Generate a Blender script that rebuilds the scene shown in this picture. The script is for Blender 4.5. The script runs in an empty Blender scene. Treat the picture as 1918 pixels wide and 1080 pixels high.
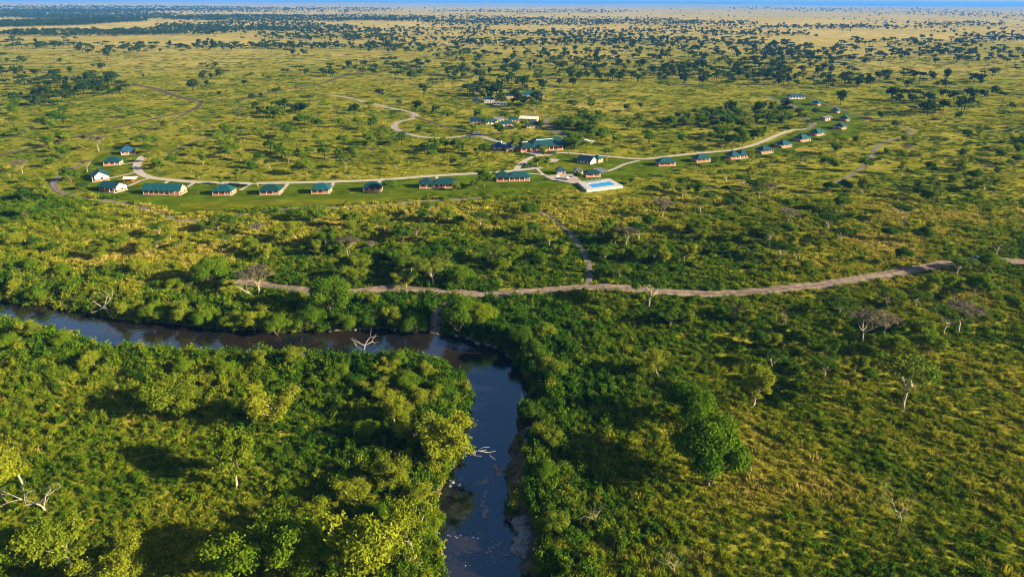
import bpy, math, random
import numpy as np
from mathutils import Matrix, Vector

C = bpy.context.scene.collection
SC = bpy.context.scene
R = math.radians
rnd = random.Random(11)
RNG = np.random.default_rng(7)

# ------------------------------------------------------------------ camera
CAM_H = 90.0
F = 1279.0                      # focal length in photo pixels (24 mm on 36 mm)
PITCH = 22.8
ROLL = 0.30
cam_d = bpy.data.cameras.new("camera")
cam_d.sensor_width = 36.0
cam_d.lens = 36.0 * F / 1918.0
cam_d.clip_start = 1.0
cam_d.clip_end = 200000.0
cam = bpy.data.objects.new("camera", cam_d)
C.objects.link(cam)
CAM_M = (Matrix.Translation((0, 0, CAM_H)) @ Matrix.Rotation(R(90 - PITCH), 4, 'X') @ Matrix.Rotation(R(ROLL), 4, 'Z'))
cam.matrix_world = CAM_M
SC.camera = cam

# ------------------------------------------------------------------ light
SUN_EL, SUN_AZ = 20.0, -17.0      # azimuth from +X, negative towards the camera side
sun_vec = Vector((math.cos(R(SUN_EL)) * math.cos(R(SUN_AZ)), math.cos(R(SUN_EL)) * math.sin(R(SUN_AZ)), math.sin(R(SUN_EL))))
sl = bpy.data.lights.new("sun", 'SUN')
sl.energy = 5.0
sl.angle = R(0.5)
sl.color = (1.0, 0.83, 0.52)
so = bpy.data.objects.new("sun", sl)
C.objects.link(so)
so.rotation_euler = sun_vec.to_track_quat('Z', 'Y').to_euler()
so.location = (300, -100, 300)

W = bpy.data.worlds.new("World")
SC.world = W
W.use_nodes = True
nt = W.node_tree
nt.nodes.clear()
sky = nt.nodes.new('ShaderNodeTexSky')
sky.sky_type = 'NISHITA'
sky.sun_disc = False
sky.sun_elevation = R(SUN_EL)
sky.sun_rotation = math.atan2(sun_vec.x, sun_vec.y)
sky.altitude = 1500
sky.dust_density = 2.5
bg = nt.nodes.new('ShaderNodeBackground')
bg.inputs[1].default_value = 0.055
wo = nt.nodes.new('ShaderNodeOutputWorld')
nt.links.new(sky.outputs[0], bg.inputs[0])
nt.links.new(bg.outputs[0], wo.inputs[0])
SC.view_settings.view_transform = 'Standard'
SC.view_settings.look = 'None'
SC.view_settings.exposure = 1.75
SC.view_settings.gamma = 1.0
SC.cycles.filter_width = 1.0
SC.cycles.max_bounces = 6
SC.cycles.diffuse_bounces = 3
SC.cycles.volume_bounces = 0
SC.cycles.transparent_max_bounces = 8

# ------------------------------------------------------------------ noise and terrain
def vnoise(x, y, seed=0):
    x = np.asarray(x, float); y = np.asarray(y, float)
    xi = np.floor(x).astype(np.int64); yi = np.floor(y).astype(np.int64)
    fx = x - xi; fy = y - yi
    fx = fx * fx * (3 - 2 * fx); fy = fy * fy * (3 - 2 * fy)
    def h(a, b):
        n = (a * 374761393 + b * 668265263 + seed * 1442695041) & 0xffffffff
        n = ((n ^ (n >> 13)) * 1274126177) & 0xffffffff
        return ((n ^ (n >> 16)) & 0xffff) / 65535.0
    a = h(xi, yi); b = h(xi + 1, yi); c = h(xi, yi + 1); d = h(xi + 1, yi + 1)
    return (a * (1 - fx) + b * fx) * (1 - fy) + (c * (1 - fx) + d * fx) * fy
def fbm(x, y, seed=0, o=4):
    t = 0; a = 0.5; s = 0
    for i in range(o):
        t = t + a * vnoise(np.asarray(x) * 2 ** i, np.asarray(y) * 2 ** i, seed + i * 17); s += a; a *= 0.5
    return t / s
def sstep(a, b, x):
    t = np.clip((np.asarray(x, float) - a) / (b - a), 0, 1)
    return t * t * (3 - 2 * t)

CR = np.array(CAM_M.to_3x3())
def ray_plane(px, py, z):
    d = CR @ np.array([px - 959.0, 540.0 - py, -F])
    t = (z - CAM_H) / d[2]
    return np.array([d[0] * t, d[1] * t])
WATER_Z = -3.2
def dense(pts, n=6):
    """Catmull-Rom through the points"""
    p = [np.array(q, float) for q in pts]
    p = [2 * p[0] - p[1]] + p + [2 * p[-1] - p[-2]]
    out = []
    for i in range(1, len(p) - 2):
        for k in range(n):
            t = k / n
            a, b, c, d = p[i - 1], p[i], p[i + 1], p[i + 2]
            out.append(0.5 * (2 * b + (c - a) * t + (2 * a - 5 * b + 4 * c - d) * t * t + (3 * b - a - 3 * c + d) * t ** 3))
    out.append(p[-2])
    return np.array(out)
def wiggle(P, a, f, seed):
    s = np.arange(len(P)) * f
    return P + np.stack([vnoise(s, s * 0 + 3, seed) - .5, vnoise(s, s * 0 + 9, seed) - .5], 1) * a
far_px = [(-420, 530), (-200, 545), (-60, 558), (0, 563), (100, 574), (150, 581), (200, 592), (300, 604), (400, 612), (480, 620), (600, 619), (680, 616),
          (740, 619), (800, 622), (850, 629), (885, 637), (920, 648), (955, 670), (982, 702), (988, 735), (975, 775), (962, 820), (945, 865),
          (938, 905), (942, 950), (955, 1000), (962, 1040), (975, 1085), (990, 1160), (1010, 1400)]
near_px = [(-420, 572), (-200, 588), (-60, 602), (0, 608), (60, 618), (140, 641), (220, 658), (400, 672), (560, 674), (690, 674), (760, 672), (805, 680),
           (840, 692), (868, 712), (880, 745), (878, 785), (868, 830), (850, 870), (832, 905), (822, 950), (815, 1000), (820, 1040),
           (825, 1085), (828, 1160), (810, 1400)]
RFAR = wiggle(dense([ray_plane(x, y, WATER_Z) for x, y in far_px], 5), 2.4, 0.45, 3)
RNEAR = wiggle(dense([ray_plane(x, y, WATER_Z) for x, y in near_px], 5), 2.4, 0.45, 5)
RIVER = np.concatenate([RFAR, RNEAR[::-1]])
def in_poly(x, y, poly):
    x = np.asarray(x, float); y = np.asarray(y, float)
    ins = np.zeros(x.shape, bool)
    n = len(poly)
    j = n - 1
    for i in range(n):
        xi, yi = poly[i]; xj, yj = poly[j]
        if yi != yj:
            c = ((yi > y) != (yj > y)) & (x < (xj - xi) * (y - yi) / (yj - yi) + xi)
            ins ^= c
        j = i
    return ins
def dist_line(x, y, line, closed=False):
    x = np.asarray(x, float); y = np.asarray(y, float)
    d2 = np.full(x.shape, 1e18)
    n = len(line)
    for i in range(n if closed else n - 1):
        ax, ay = line[i]; bx, by = line[(i + 1) % n]
        dx, dy = bx - ax, by - ay
        L = dx * dx + dy * dy + 1e-9
        t = np.clip(((x - ax) * dx + (y - ay) * dy) / L, 0, 1)
        d2 = np.minimum(d2, (x - ax - t * dx) ** 2 + (y - ay - t * dy) ** 2)
    return np.sqrt(d2)
RB = (RIVER[:, 0].min() - 30, RIVER[:, 0].max() + 30, RIVER[:, 1].min() - 30, RIVER[:, 1].max() + 30)
def river_sd(x, y):
    """signed distance to the river edge, negative in the water"""
    x = np.atleast_1d(np.asarray(x, float)); y = np.atleast_1d(np.asarray(y, float))
    out = np.full(x.shape, 60.0)
    m = (x > RB[0]) & (x < RB[1]) & (y > RB[2]) & (y < RB[3])
    if m.any():
        d = dist_line(x[m], y[m], RIVER, True)
        ins = in_poly(x[m], y[m], RIVER)
        out[m] = np.where(ins, -d, d)
    return out
def Hs(x, y):
    x = np.atleast_1d(np.asarray(x, float)); y = np.atleast_1d(np.asarray(y, float))
    far = sstep(900, 2600, y)
    z = far * ((fbm(x / 1300, y / 1300, 5) - 0.5) * 26 + (vnoise(x / 260, y / 260, 8) - .5) * 4)
    z = z + sstep(9000, 16000, y) * (fbm(x / 5200, y / 5200, 21) - 0.5) * 110
    z = np.minimum(z, 45)
    sd = river_sd(x, y)
    w = 5.5 + 3.0 * vnoise(x / 11, y / 11, 31)
    bank = np.where(sd < 0, WATER_Z - np.minimum(-sd * 0.45, 1.1), WATER_Z * (1 - sstep(0, 1, sd / w)))
    bank = np.where(sd > 12, 0.0, bank)
    rough = (fbm(x / 9, y / 9, 44) - .5) * 0.9 * (1 - sstep(250, 330, y)) * sstep(2, 8, sd)
    return z + bank + rough
def H(x, y):
    return float(Hs(x, y)[0])
def P(px, py, z=None):
    if z is not None:
        q = ray_plane(px, py, z); return float(q[0]), float(q[1])
    zz = 0.0
    for i in range(5):
        q = ray_plane(px, py, min(zz, 50)); zz = H(q[0], q[1])
    return float(q[0]), float(q[1])
def proj(x, y, z=0.0):
    """photo pixel of a world point (used only to describe where things stand)"""
    v = CR.T @ np.stack([np.asarray(x, float), np.asarray(y, float), np.asarray(z, float) + 0 * np.asarray(x, float) - CAM_H])
    return 959 + F * v[0] / -v[2], 540 - F * v[1] / -v[2]

# ------------------------------------------------------------------ mesh helpers
def mesh_np(name, V, faces_list, mats=(), face_mat=None, attr=None, smooth=False):
    """faces_list: list of (n,k) int arrays"""
    me = bpy.data.meshes.new(name)
    V = np.asarray(V, np.float32)
    me.vertices.add(len(V)); me.vertices.foreach_set('co', V.ravel())
    loops = np.concatenate([f.ravel() for f in faces_list]).astype(np.int32)
    tot = np.concatenate([np.full(len(f), f.shape[1]) for f in faces_list]).astype(np.int32)
    start = np.concatenate([[0], np.cumsum(tot)[:-1]]).astype(np.int32)
    me.loops.add(len(loops)); me.loops.foreach_set('vertex_index', loops)
    me.polygons.add(len(tot)); me.polygons.foreach_set('loop_start', start)
    me.polygons.foreach_set('loop_total', tot)
    for m in mats: me.materials.append(m)
    if face_mat is not None: me.polygons.foreach_set('material_index', np.asarray(face_mat, np.int32))
    me.polygons.foreach_set('use_smooth', np.full(len(tot), smooth))
    if attr is not None:
        a = me.attributes.new('v', 'FLOAT', 'FACE'); a.data.foreach_set('value', np.asarray(attr, np.float32))
    me.update(calc_edges=True)
    me.validate()
    return me
def link(name, me, parent=None, loc=(0, 0, 0), rz=0, scale=1):
    o = bpy.data.objects.new(name, me)
    C.objects.link(o)
    if parent is not None: o.parent = parent
    o.location = loc; o.rotation_euler = (0, 0, rz)
    o.scale = (scale,) * 3 if not hasattr(scale, '__len__') else scale
    return o
def tag(o, label=None, cat=None, group=None, kind=None):
    if label: o['label'] = label
    if cat: o['category'] = cat
    if group: o['group'] = group
    if kind: o['kind'] = kind
    return o
class MB:
    """collects solid pieces for one mesh"""
    def __init__(s): s.V = []; s.Fc = []; s.M = []
    def add(s, V, Fs, m=0):
        b = len(s.V); s.V += [tuple(v) for v in V]; s.Fc += [tuple(b + i for i in f) for f in Fs]; s.M += [m] * len(Fs)
    def box(s, x0, x1, y0, y1, z0, z1, m=0):
        V = [(x, y, z) for z in (z0, z1) for y in (y0, y1) for x in (x0, x1)]
        s.add(V, [(0, 2, 3, 1), (4, 5, 7, 6), (0, 1, 5, 4), (2, 6, 7, 3), (0, 4, 6, 2), (1, 3, 7, 5)], m)
    def tube(s, pts, rad, n=6, m=0, cap=True):
        pts = [Vector(p) for p in pts]
        rings = []
        for i, p in enumerate(pts):
            d = (pts[min(i + 1, len(pts) - 1)] - pts[max(i - 1, 0)]).normalized()
            a = d.orthogonal().normalized(); b = d.cross(a)
            rings.append([p + (a * math.cos(2 * math.pi * k / n) + b * math.sin(2 * math.pi * k / n)) * rad[i] for k in range(n)])
        # keep the rings from twisting
        for i in range(1, len(rings)):
            best = min(range(n), key=lambda k: (rings[i][k] - rings[i - 1][0]).length)
            rings[i] = rings[i][best:] + rings[i][:best]
            if (rings[i][1] - rings[i - 1][1]).length > (rings[i][-1] - rings[i - 1][1]).length:
                rings[i] = [rings[i][0]] + rings[i][:0:-1]
        V = [v for r in rings for v in r]
        Fs = []
        for i in range(len(rings) - 1):
            for k in range(n):
                Fs.append((i * n + k, i * n + (k + 1) % n, (i + 1) * n + (k + 1) % n, (i + 1) * n + k))
        if cap: Fs += [tuple(range(n))[::-1], tuple((len(rings) - 1) * n + k for k in range(n))]
        s.add(V, Fs, m)
    def mesh(s, name, mats, smooth=False):
        me = bpy.data.meshes.new(name)
        me.from_pydata(s.V, [], s.Fc)
        for m in mats: me.materials.append(m)
        if any(s.M): me.polygons.foreach_set('material_index', s.M)
        if smooth: me.polygons.foreach_set('use_smooth', [True] * len(s.Fc))
        me.update()
        return me
    def build(s, name, mats, parent=None, loc=(0, 0, 0), rz=0, smooth=False):
        return link(name, s.mesh(name, mats if isinstance(mats, (list, tuple)) else [mats], smooth), parent, loc, rz)

# ------------------------------------------------------------------ materials
def newmat(name):
    m = bpy.data.materials.new(name); m.use_nodes = True
    t = m.node_tree; t.nodes.clear()
    out = t.nodes.new('ShaderNodeOutputMaterial')
    return m, t, out
def N(t, typ, **k):
    n = t.nodes.new(typ)
    for a, b in k.items():
        if a.startswith('i_'): n.inputs[int(a[2:])].default_value = b
        else: setattr(n, a, b)
    return n
def ramp(t, fac, stops):
    r = t.nodes.new('ShaderNodeValToRGB')
    e = r.color_ramp.elements
    while len(e) < len(stops): e.new(0.5)
    for i, (p, c) in enumerate(stops):
        e[i].position = p; e[i].color = (*c, 1)
    t.links.new(fac, r.inputs[0])
    return r.outputs[0]
def simple(name, col, rough=0.8, var=0.25, scale=3.0, bump=0.0, spec=0.3, metal=0.0):
    m, t, out = newmat(name)
    b = N(t, 'ShaderNodeBsdfPrincipled')
    b.inputs['Roughness'].default_value = rough
    b.inputs['Specular IOR Level'].default_value = spec
    b.inputs['Metallic'].default_value = metal
    tc = N(t, 'ShaderNodeTexCoord')
    no = N(t, 'ShaderNodeTexNoise'); no.inputs['Scale'].default_value = scale; no.inputs['Detail'].default_value = 6
    t.links.new(tc.outputs['Object'], no.inputs['Vector'])
    c = ramp(t, no.outputs[0], [(0.3, [v * (1 - var) for v in col]), (0.7, [min(1, v * (1 + var)) for v in col])])
    t.links.new(c, b.inputs['Base Color'])
    if bump:
        bp = N(t, 'ShaderNodeBump'); bp.inputs['Strength'].default_value = bump; bp.inputs['Distance'].default_value = 0.1
        t.links.new(no.outputs[0], bp.inputs['Height']); t.links.new(bp.outputs[0], b.inputs['Normal'])
    t.links.new(b.outputs[0], out.inputs[0])
    return m
def leafmat(name, cols, instanced=False, trans=0.3, amp=0.5):
    """cols: dark to light palette of the leaves"""
    m, t, out = newmat(name)
    at = N(t, 'ShaderNodeAttribute', attribute_name='v')
    val = at.outputs['Fac']
    if instanced:
        ai = N(t, 'ShaderNodeAttribute', attribute_name='tint', attribute_type='INSTANCER')
        base = ai.outputs['Fac']
    else:
        oi = N(t, 'ShaderNodeObjectInfo'); base = oi.outputs['Random']
    # fac = base*(1-amp) + v*amp
    m1 = N(t, 'ShaderNodeMath', operation='MULTIPLY'); t.links.new(base, m1.inputs[0]); m1.inputs[1].default_value = 1 - amp
    m2 = N(t, 'ShaderNodeMath', operation='MULTIPLY_ADD'); t.links.new(val, m2.inputs[0]); m2.inputs[1].default_value = amp
    t.links.new(m1.outputs[0], m2.inputs[2])
    n = len(cols)
    c = ramp(t, m2.outputs[0], [((i + 0.25) / (n - 0.5), cc) for i, cc in enumerate(cols)])
    d = N(t, 'ShaderNodeBsdfDiffuse'); tr = N(t, 'ShaderNodeBsdfTranslucent')
    t.links.new(c, d.inputs[0]); t.links.new(c, tr.inputs[0])
    mx = N(t, 'ShaderNodeMixShader'); mx.inputs[0].default_value = trans
    t.links.new(d.outputs[0], mx.inputs[1]); t.links.new(tr.outputs[0], mx.inputs[2])
    t.links.new(mx.outputs[0], out.inputs[0])
    return m

M = {}
M['acacia'] = leafmat('acacia leaves', [(0.022, 0.055, 0.008), (0.050, 0.100, 0.010), (0.10, 0.16, 0.014), (0.17, 0.19, 0.020)])
M['broad'] = leafmat('broad leaves', [(0.018, 0.055, 0.008), (0.045, 0.105, 0.008), (0.10, 0.17, 0.010), (0.18, 0.20, 0.016)])
M['dense'] = leafmat('bright dense leaves', [(0.035, 0.090, 0.005), (0.095, 0.165, 0.007), (0.18, 0.23, 0.009)])
M['lime'] = leafmat('lime leaves', [(0.09, 0.15, 0.008), (0.16, 0.20, 0.012), (0.24, 0.26, 0.016)])
M['grey'] = leafmat('grey twigs and leaves', [(0.08, 0.085, 0.05), (0.16, 0.14, 0.085), (0.22, 0.19, 0.12)])
M['shrub'] = leafmat('river shrub leaves', [(0.012, 0.045, 0.006), (0.035, 0.090, 0.007), (0.09, 0.15, 0.008), (0.19, 0.20, 0.014), (0.26, 0.23, 0.03)])
M['far'] = leafmat('far tree leaves', [(0.014, 0.036, 0.010), (0.030, 0.060, 0.012), (0.065, 0.095, 0.014)], True)
M['cover'] = leafmat('undergrowth leaves', [(0.008, 0.035, 0.004), (0.036, 0.100, 0.005), (0.105, 0.168, 0.006), (0.21, 0.22, 0.010), (0.34, 0.27, 0.04)], True, amp=0.5)
M['grass'] = leafmat('grass blades', [(0.022, 0.070, 0.005), (0.070, 0.135, 0.006), (0.16, 0.20, 0.009), (0.29, 0.27, 0.02), (0.42, 0.33, 0.08)], True, amp=0.3)
M['bark'] = simple('brown bark', (0.16, 0.11, 0.07), 0.9, 0.4, 4, 0.4)
M['palebark'] = simple('pale bark', (0.33, 0.27, 0.19), 0.85, 0.25, 4, 0.3)
M['deadwood'] = simple('bleached dead wood', (0.36, 0.31, 0.26), 0.8, 0.2, 5, 0.3)
M['rock'] = simple('grey river rock', (0.20, 0.185, 0.19), 0.6, 0.4, 1.6, 0.6, 0.5)
M['roadpale'] = simple('pale concrete road', (0.36, 0.32, 0.27), 0.9, 0.15, 0.4, spec=0.05)
M['stone'] = simple('pale terrace stone', (0.32, 0.27, 0.24), 0.85, 0.15, 1.0)
M['deck'] = simple('white pool deck', (0.38, 0.365, 0.36), 0.6, 0.06, 1.0)
M['plaster'] = simple('cream plaster', (0.46, 0.32, 0.20), 0.85, 0.08, 0.8)
M['white'] = simple('white plaster', (0.60, 0.57, 0.52), 0.8, 0.06, 0.8)
M['terra'] = simple('terracotta masonry', (0.40, 0.115, 0.032), 0.85, 0.3, 2.2, 0.3)
M['wood'] = simple('brown wood', (0.16, 0.075, 0.035), 0.7, 0.3, 3)
M['glass'] = simple('dark window glass', (0.02, 0.022, 0.028), 0.15, 0.2, 1, 0, 0.6)
M['metal'] = simple('white painted metal', (0.75, 0.75, 0.73), 0.5, 0.05)
M['tyre'] = simple('black tyre', (0.02, 0.02, 0.02), 0.8)
M['paintw'] = simple('white car paint', (0.75, 0.75, 0.75), 0.3, 0.04, 1, 0, 0.6)
M['paintd'] = simple('dark green car paint', (0.03, 0.06, 0.055), 0.35, 0.1, 1, 0, 0.6)
M['paintg'] = simple('grey car paint', (0.25, 0.25, 0.27), 0.35, 0.1, 1, 0, 0.6)
M['thatch'] = simple('thatch', (0.20, 0.15, 0.09), 0.95, 0.4, 6, 0.5)
M['canvas'] = simple('cream canvas', (0.7, 0.62, 0.5), 0.9, 0.08)
M['cloth'] = simple('faded blue cushion', (0.10, 0.16, 0.24), 0.9, 0.1)

def roofmat(name, col):
    m, t, out = newmat(name)
    b = N(t, 'ShaderNodeBsdfPrincipled')
    b.inputs['Roughness'].default_value = 0.55; b.inputs['Specular IOR Level'].default_value = 0.35
    tc = N(t, 'ShaderNodeTexCoord')
    wv = N(t, 'ShaderNodeTexWave'); wv.bands_direction = 'X'; wv.inputs['Scale'].default_value = 1.3; wv.inputs['Distortion'].default_value = 0
    no = N(t, 'ShaderNodeTexNoise'); no.inputs['Scale'].default_value = 0.6; no.inputs['Detail'].default_value = 5
    t.links.new(tc.outputs['Object'], wv.inputs['Vector']); t.links.new(tc.outputs['Object'], no.inputs['Vector'])
    c = ramp(t, no.outputs[0], [(0.3, [v * 0.75 for v in col]), (0.7, [v * 1.2 for v in col])])
    oi = N(t, 'ShaderNodeObjectInfo'); hv = N(t, 'ShaderNodeHueSaturation'); mr_ = N(t, 'ShaderNodeMapRange'); mr_.inputs[3].default_value = .65; mr_.inputs[4].default_value = 1.5
    t.links.new(oi.outputs['Random'], mr_.inputs[0]); t.links.new(mr_.outputs[0], hv.inputs['Value']); t.links.new(c, hv.inputs['Color']); c = hv.outputs[0]
    bp = N(t, 'ShaderNodeBump'); bp.inputs['Strength'].default_value = 0.35; bp.inputs['Distance'].default_value = 0.06
    t.links.new(wv.outputs[1], bp.inputs['Height']); t.links.new(bp.outputs[0], b.inputs['Normal'])
    t.links.new(c, b.inputs['Base Color']); t.links.new(b.outputs[0], out.inputs[0])
    return m
M['roof'] = roofmat('teal sheet roof', (0.003, 0.042, 0.052))
M['roofblue'] = roofmat('blue sheet roof', (0.008, 0.045, 0.09))
M['roofgrey'] = roofmat('grey sheet roof', (0.12, 0.125, 0.15))

def ground_material():
    m, t, out = newmat('grassland')
    L = t.links.new
    b = N(t, 'ShaderNodeBsdfDiffuse')
    g = N(t, 'ShaderNodeNewGeometry')
    sx = N(t, 'ShaderNodeSeparateXYZ'); L(g.outputs['Position'], sx.inputs[0])
    def noise(scale, detail=6, rough=0.6, sy=1.0):
        mp = N(t, 'ShaderNodeMapping'); mp.inputs['Scale'].default_value = (scale, scale * sy, scale)
        L(g.outputs['Position'], mp.inputs[0])
        n = N(t, 'ShaderNodeTexNoise'); n.inputs['Scale'].default_value = 1; n.inputs['Detail'].default_value = detail
        n.inputs['Roughness'].default_value = rough
        L(mp.outputs[0], n.inputs['Vector']); return n.outputs[0]
    fine = noise(0.35, 6, 0.7); midn = noise(0.03, 6, 0.65); big = noise(0.0022, 6, 0.6)
    near = ramp(t, fine, [(0.32, (0.03, 0.045, 0.008)), (0.52, (0.070, 0.095, 0.008)), (0.72, (0.15, 0.14, 0.018))])
    mid = ramp(t, midn, [(0.36, (0.085, 0.125, 0.007)), (0.5, (0.24, 0.23, 0.014)), (0.66, (0.37, 0.30, 0.045))])
    mx1 = N(t, 'ShaderNodeMix', data_type='RGBA'); mx1.inputs[0].default_value = 0.6
    L(near, mx1.inputs[6]); L(mid, mx1.inputs[7])
    dry = ramp(t, midn, [(0.34, (0.24, 0.205, 0.05)), (0.5, (0.36, 0.285, 0.085)), (0.66, (0.45, 0.345, 0.13))])
    # dryness: grows away from the river, patchy
    mr = N(t, 'ShaderNodeMapRange'); mr.inputs[1].default_value = 550; mr.inputs[2].default_value = 2400
    L(sx.outputs[1], mr.inputs[0])
    ad = N(t, 'ShaderNodeMath', operation='ADD'); L(mr.outputs[0], ad.inputs[0])
    bg_ = N(t, 'ShaderNodeMapRange'); bg_.inputs[1].default_value = 0.35; bg_.inputs[2].default_value = 0.65; bg_.inputs[3].default_value = -0.45; bg_.inputs[4].default_value = 0.35
    L(big, bg_.inputs[0]); L(bg_.outputs[0], ad.inputs[1]); ad.use_clamp = True
    mx2 = N(t, 'ShaderNodeMix', data_type='RGBA'); L(ad.outputs[0], mx2.inputs[0]); L(mx1.outputs[2], mx2.inputs[6]); L(dry, mx2.inputs[7])
    # soil and rock on the river banks, below the level of the plain
    soil = ramp(t, fine, [(0.35, (0.05, 0.035, 0.022)), (0.6, (0.16, 0.12, 0.09)), (0.75, (0.26, 0.22, 0.19))])
    mb = N(t, 'ShaderNodeMapRange'); mb.inputs[1].default_value = -0.6; mb.inputs[2].default_value = -1.8
    L(sx.outputs[2], mb.inputs[0])
    lim = N(t, 'ShaderNodeMath', operation='LESS_THAN'); lim.inputs[1].default_value = 330; L(sx.outputs[1], lim.inputs[0])
    mu = N(t, 'ShaderNodeMath', operation='MULTIPLY'); L(mb.outputs[0], mu.inputs[0]); L(lim.outputs[0], mu.inputs[1])
    mx3 = N(t, 'ShaderNodeMix', data_type='RGBA'); L(mu.outputs[0], mx3.inputs[0]); L(mx2.outputs[2], mx3.inputs[6]); L(soil, mx3.inputs[7])
    L(mx3.outputs[2], b.inputs[0])
    # grass relief
    f2 = noise(0.8, 5, 0.7); f3 = noise(0.12, 5, 0.6)
    am = N(t, 'ShaderNodeMath', operation='ADD'); L(f2, am.inputs[0])
    mm = N(t, 'ShaderNodeMath', operation='MULTIPLY'); mm.inputs[1].default_value = 4; L(f3, mm.inputs[0]); L(mm.outputs[0], am.inputs[1])
    bp = N(t, 'ShaderNodeBump'); bp.inputs['Strength'].default_value = 1.0; bp.inputs['Distance'].default_value = 0.55
    L(am.outputs[0], bp.inputs['Height']); L(bp.outputs[0], b.inputs['Normal'])
    L(b.outputs[0], out.inputs[0])
    return m
M['ground'] = ground_material()
def dirtmat(name, a, b_, c_):
    m, t, out = newmat(name)
    L = t.links.new
    b = N(t, 'ShaderNodeBsdfDiffuse')
    tc = N(t, 'ShaderNodeUVMap')
    sx = N(t, 'ShaderNodeSeparateXYZ'); L(tc.outputs[0], sx.inputs[0])
    g = N(t, 'ShaderNodeNewGeometry')
    n = N(t, 'ShaderNodeTexNoise'); n.inputs['Scale'].default_value = 0.5; n.inputs['Detail'].default_value = 7; L(g.outputs['Position'], n.inputs['Vector'])
    # wheel ruts run along the road: u is across
    mp = N(t, 'ShaderNodeMapping'); mp.inputs['Scale'].default_value = (5.0, 0.02, 1); L(tc.outputs[0], mp.inputs[0])
    n2 = N(t, 'ShaderNodeTexNoise'); n2.inputs['Scale'].default_value = 1.0; n2.inputs['Detail'].default_value = 4; L(mp.outputs[0], n2.inputs['Vector'])
    ad = N(t, 'ShaderNodeMath', operation='ADD'); L(n.outputs[0], ad.inputs[0]); L(n2.outputs[0], ad.inputs[1])
    hf = N(t, 'ShaderNodeMath', operation='MULTIPLY'); hf.inputs[1].default_value = 0.5; L(ad.outputs[0], hf.inputs[0])
    L(ramp(t, hf.outputs[0], [(0.4, a), (0.5, b_), (0.6, c_)]), b.inputs[0])
    L(b.outputs[0], out.inputs[0])
    return m
M['dirt'] = dirtmat('reddish dirt road', (0.12, 0.085, 0.065), (0.19, 0.145, 0.115), (0.28, 0.22, 0.175))
M['gravel'] = dirtmat('grey gravel road', (0.20, 0.18, 0.16), (0.28, 0.25, 0.22), (0.36, 0.33, 0.29))
M['track'] = dirtmat('earth track', (0.045, 0.042, 0.035), (0.075, 0.066, 0.05), (0.15, 0.12, 0.08))
M['tar'] = dirtmat('grey track', (0.09, 0.08, 0.072), (0.15, 0.13, 0.12), (0.22, 0.19, 0.17))
M['lawn'] = simple('mown lawn', (0.062, 0.096, 0.004), 0.95, 0.42, 0.10, 0, 0.0)
M['lawn2'] = simple('worn lawn', (0.10, 0.115, 0.006), 0.95, 0.35, 0.12, 0, 0.0)
def watermat():
    m, t, out = newmat('river water')
    L = t.links.new
    b = N(t, 'ShaderNodeBsdfPrincipled')
    b.inputs['Roughness'].default_value = 0.06
    b.inputs['IOR'].default_value = 2.4; b.inputs['Specular Tint'].default_value = (0.42, 0.74, 1.0, 1)
    g = N(t, 'ShaderNodeNewGeometry')
    n = N(t, 'ShaderNodeTexNoise'); n.inputs['Scale'].default_value = 0.9; n.inputs['Detail'].default_value = 5
    L(g.outputs['Position'], n.inputs['Vector'])
    n2 = N(t, 'ShaderNodeTexNoise'); n2.inputs['Scale'].default_value = 0.07; n2.inputs['Detail'].default_value = 4
    L(g.outputs['Position'], n2.inputs['Vector'])
    L(ramp(t, n2.outputs[0], [(0.35, (0.008, 0.010, 0.014)), (0.65, (0.022, 0.015, 0.010))]), b.inputs['Base Color'])
    bp = N(t, 'ShaderNodeBump'); bp.inputs['Strength'].default_value = 0.35; bp.inputs['Distance'].default_value = 0.12
    L(n.outputs[0], bp.inputs['Height']); L(bp.outputs[0], b.inputs['Normal'])
    L(b.outputs[0], out.inputs[0])
    return m
M['water'] = watermat()
def poolmat():
    m, t, out = newmat('pool water')
    b = N(t, 'ShaderNodeBsdfPrincipled')
    b.inputs['Base Color'].default_value = (0.01, 0.22, 0.50, 1); b.inputs['Roughness'].default_value = 0.08
    n = N(t, 'ShaderNodeTexNoise'); n.inputs['Scale'].default_value = 1.5
    bp = N(t, 'ShaderNodeBump'); bp.inputs['Strength'].default_value = 0.2; bp.inputs['Distance'].default_value = 0.05
    t.links.new(n.outputs[0], bp.inputs['Height']); t.links.new(bp.outputs[0], b.inputs['Normal'])
    t.links.new(b.outputs[0], out.inputs[0]); return m
M['pool'] = poolmat()

# ------------------------------------------------------------------ the ground
def make_ground():
    ys = list(np.arange(-60, 60, 4.0)) + list(np.arange(60, 330, 0.75))
    y = 330.0
    while y < 34000:
        ys.append(y); y += max(2.5, y * 0.013)
    ys = np.array(ys)
    nc = 460
    u = np.linspace(-1, 1, nc)
    wid = 130 + 1.05 * np.maximum(ys, 0)
    X = wid[:, None] * u[None, :]
    Y = np.repeat(ys[:, None], nc, 1)
    Z = Hs(X.ravel(), Y.ravel())
    V = np.stack([X.ravel(), Y.ravel(), Z], 1)
    i = np.arange(len(ys) - 1)[:, None] * nc + np.arange(nc - 1)[None, :]
    i = i.ravel()
    Fq = np.stack([i, i + 1, i + nc + 1, i + nc], 1)
    o = link('ground', mesh_np('ground', V, [Fq], [M['ground']], smooth=True))
    tag(o, kind='structure')
make_ground()
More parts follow.
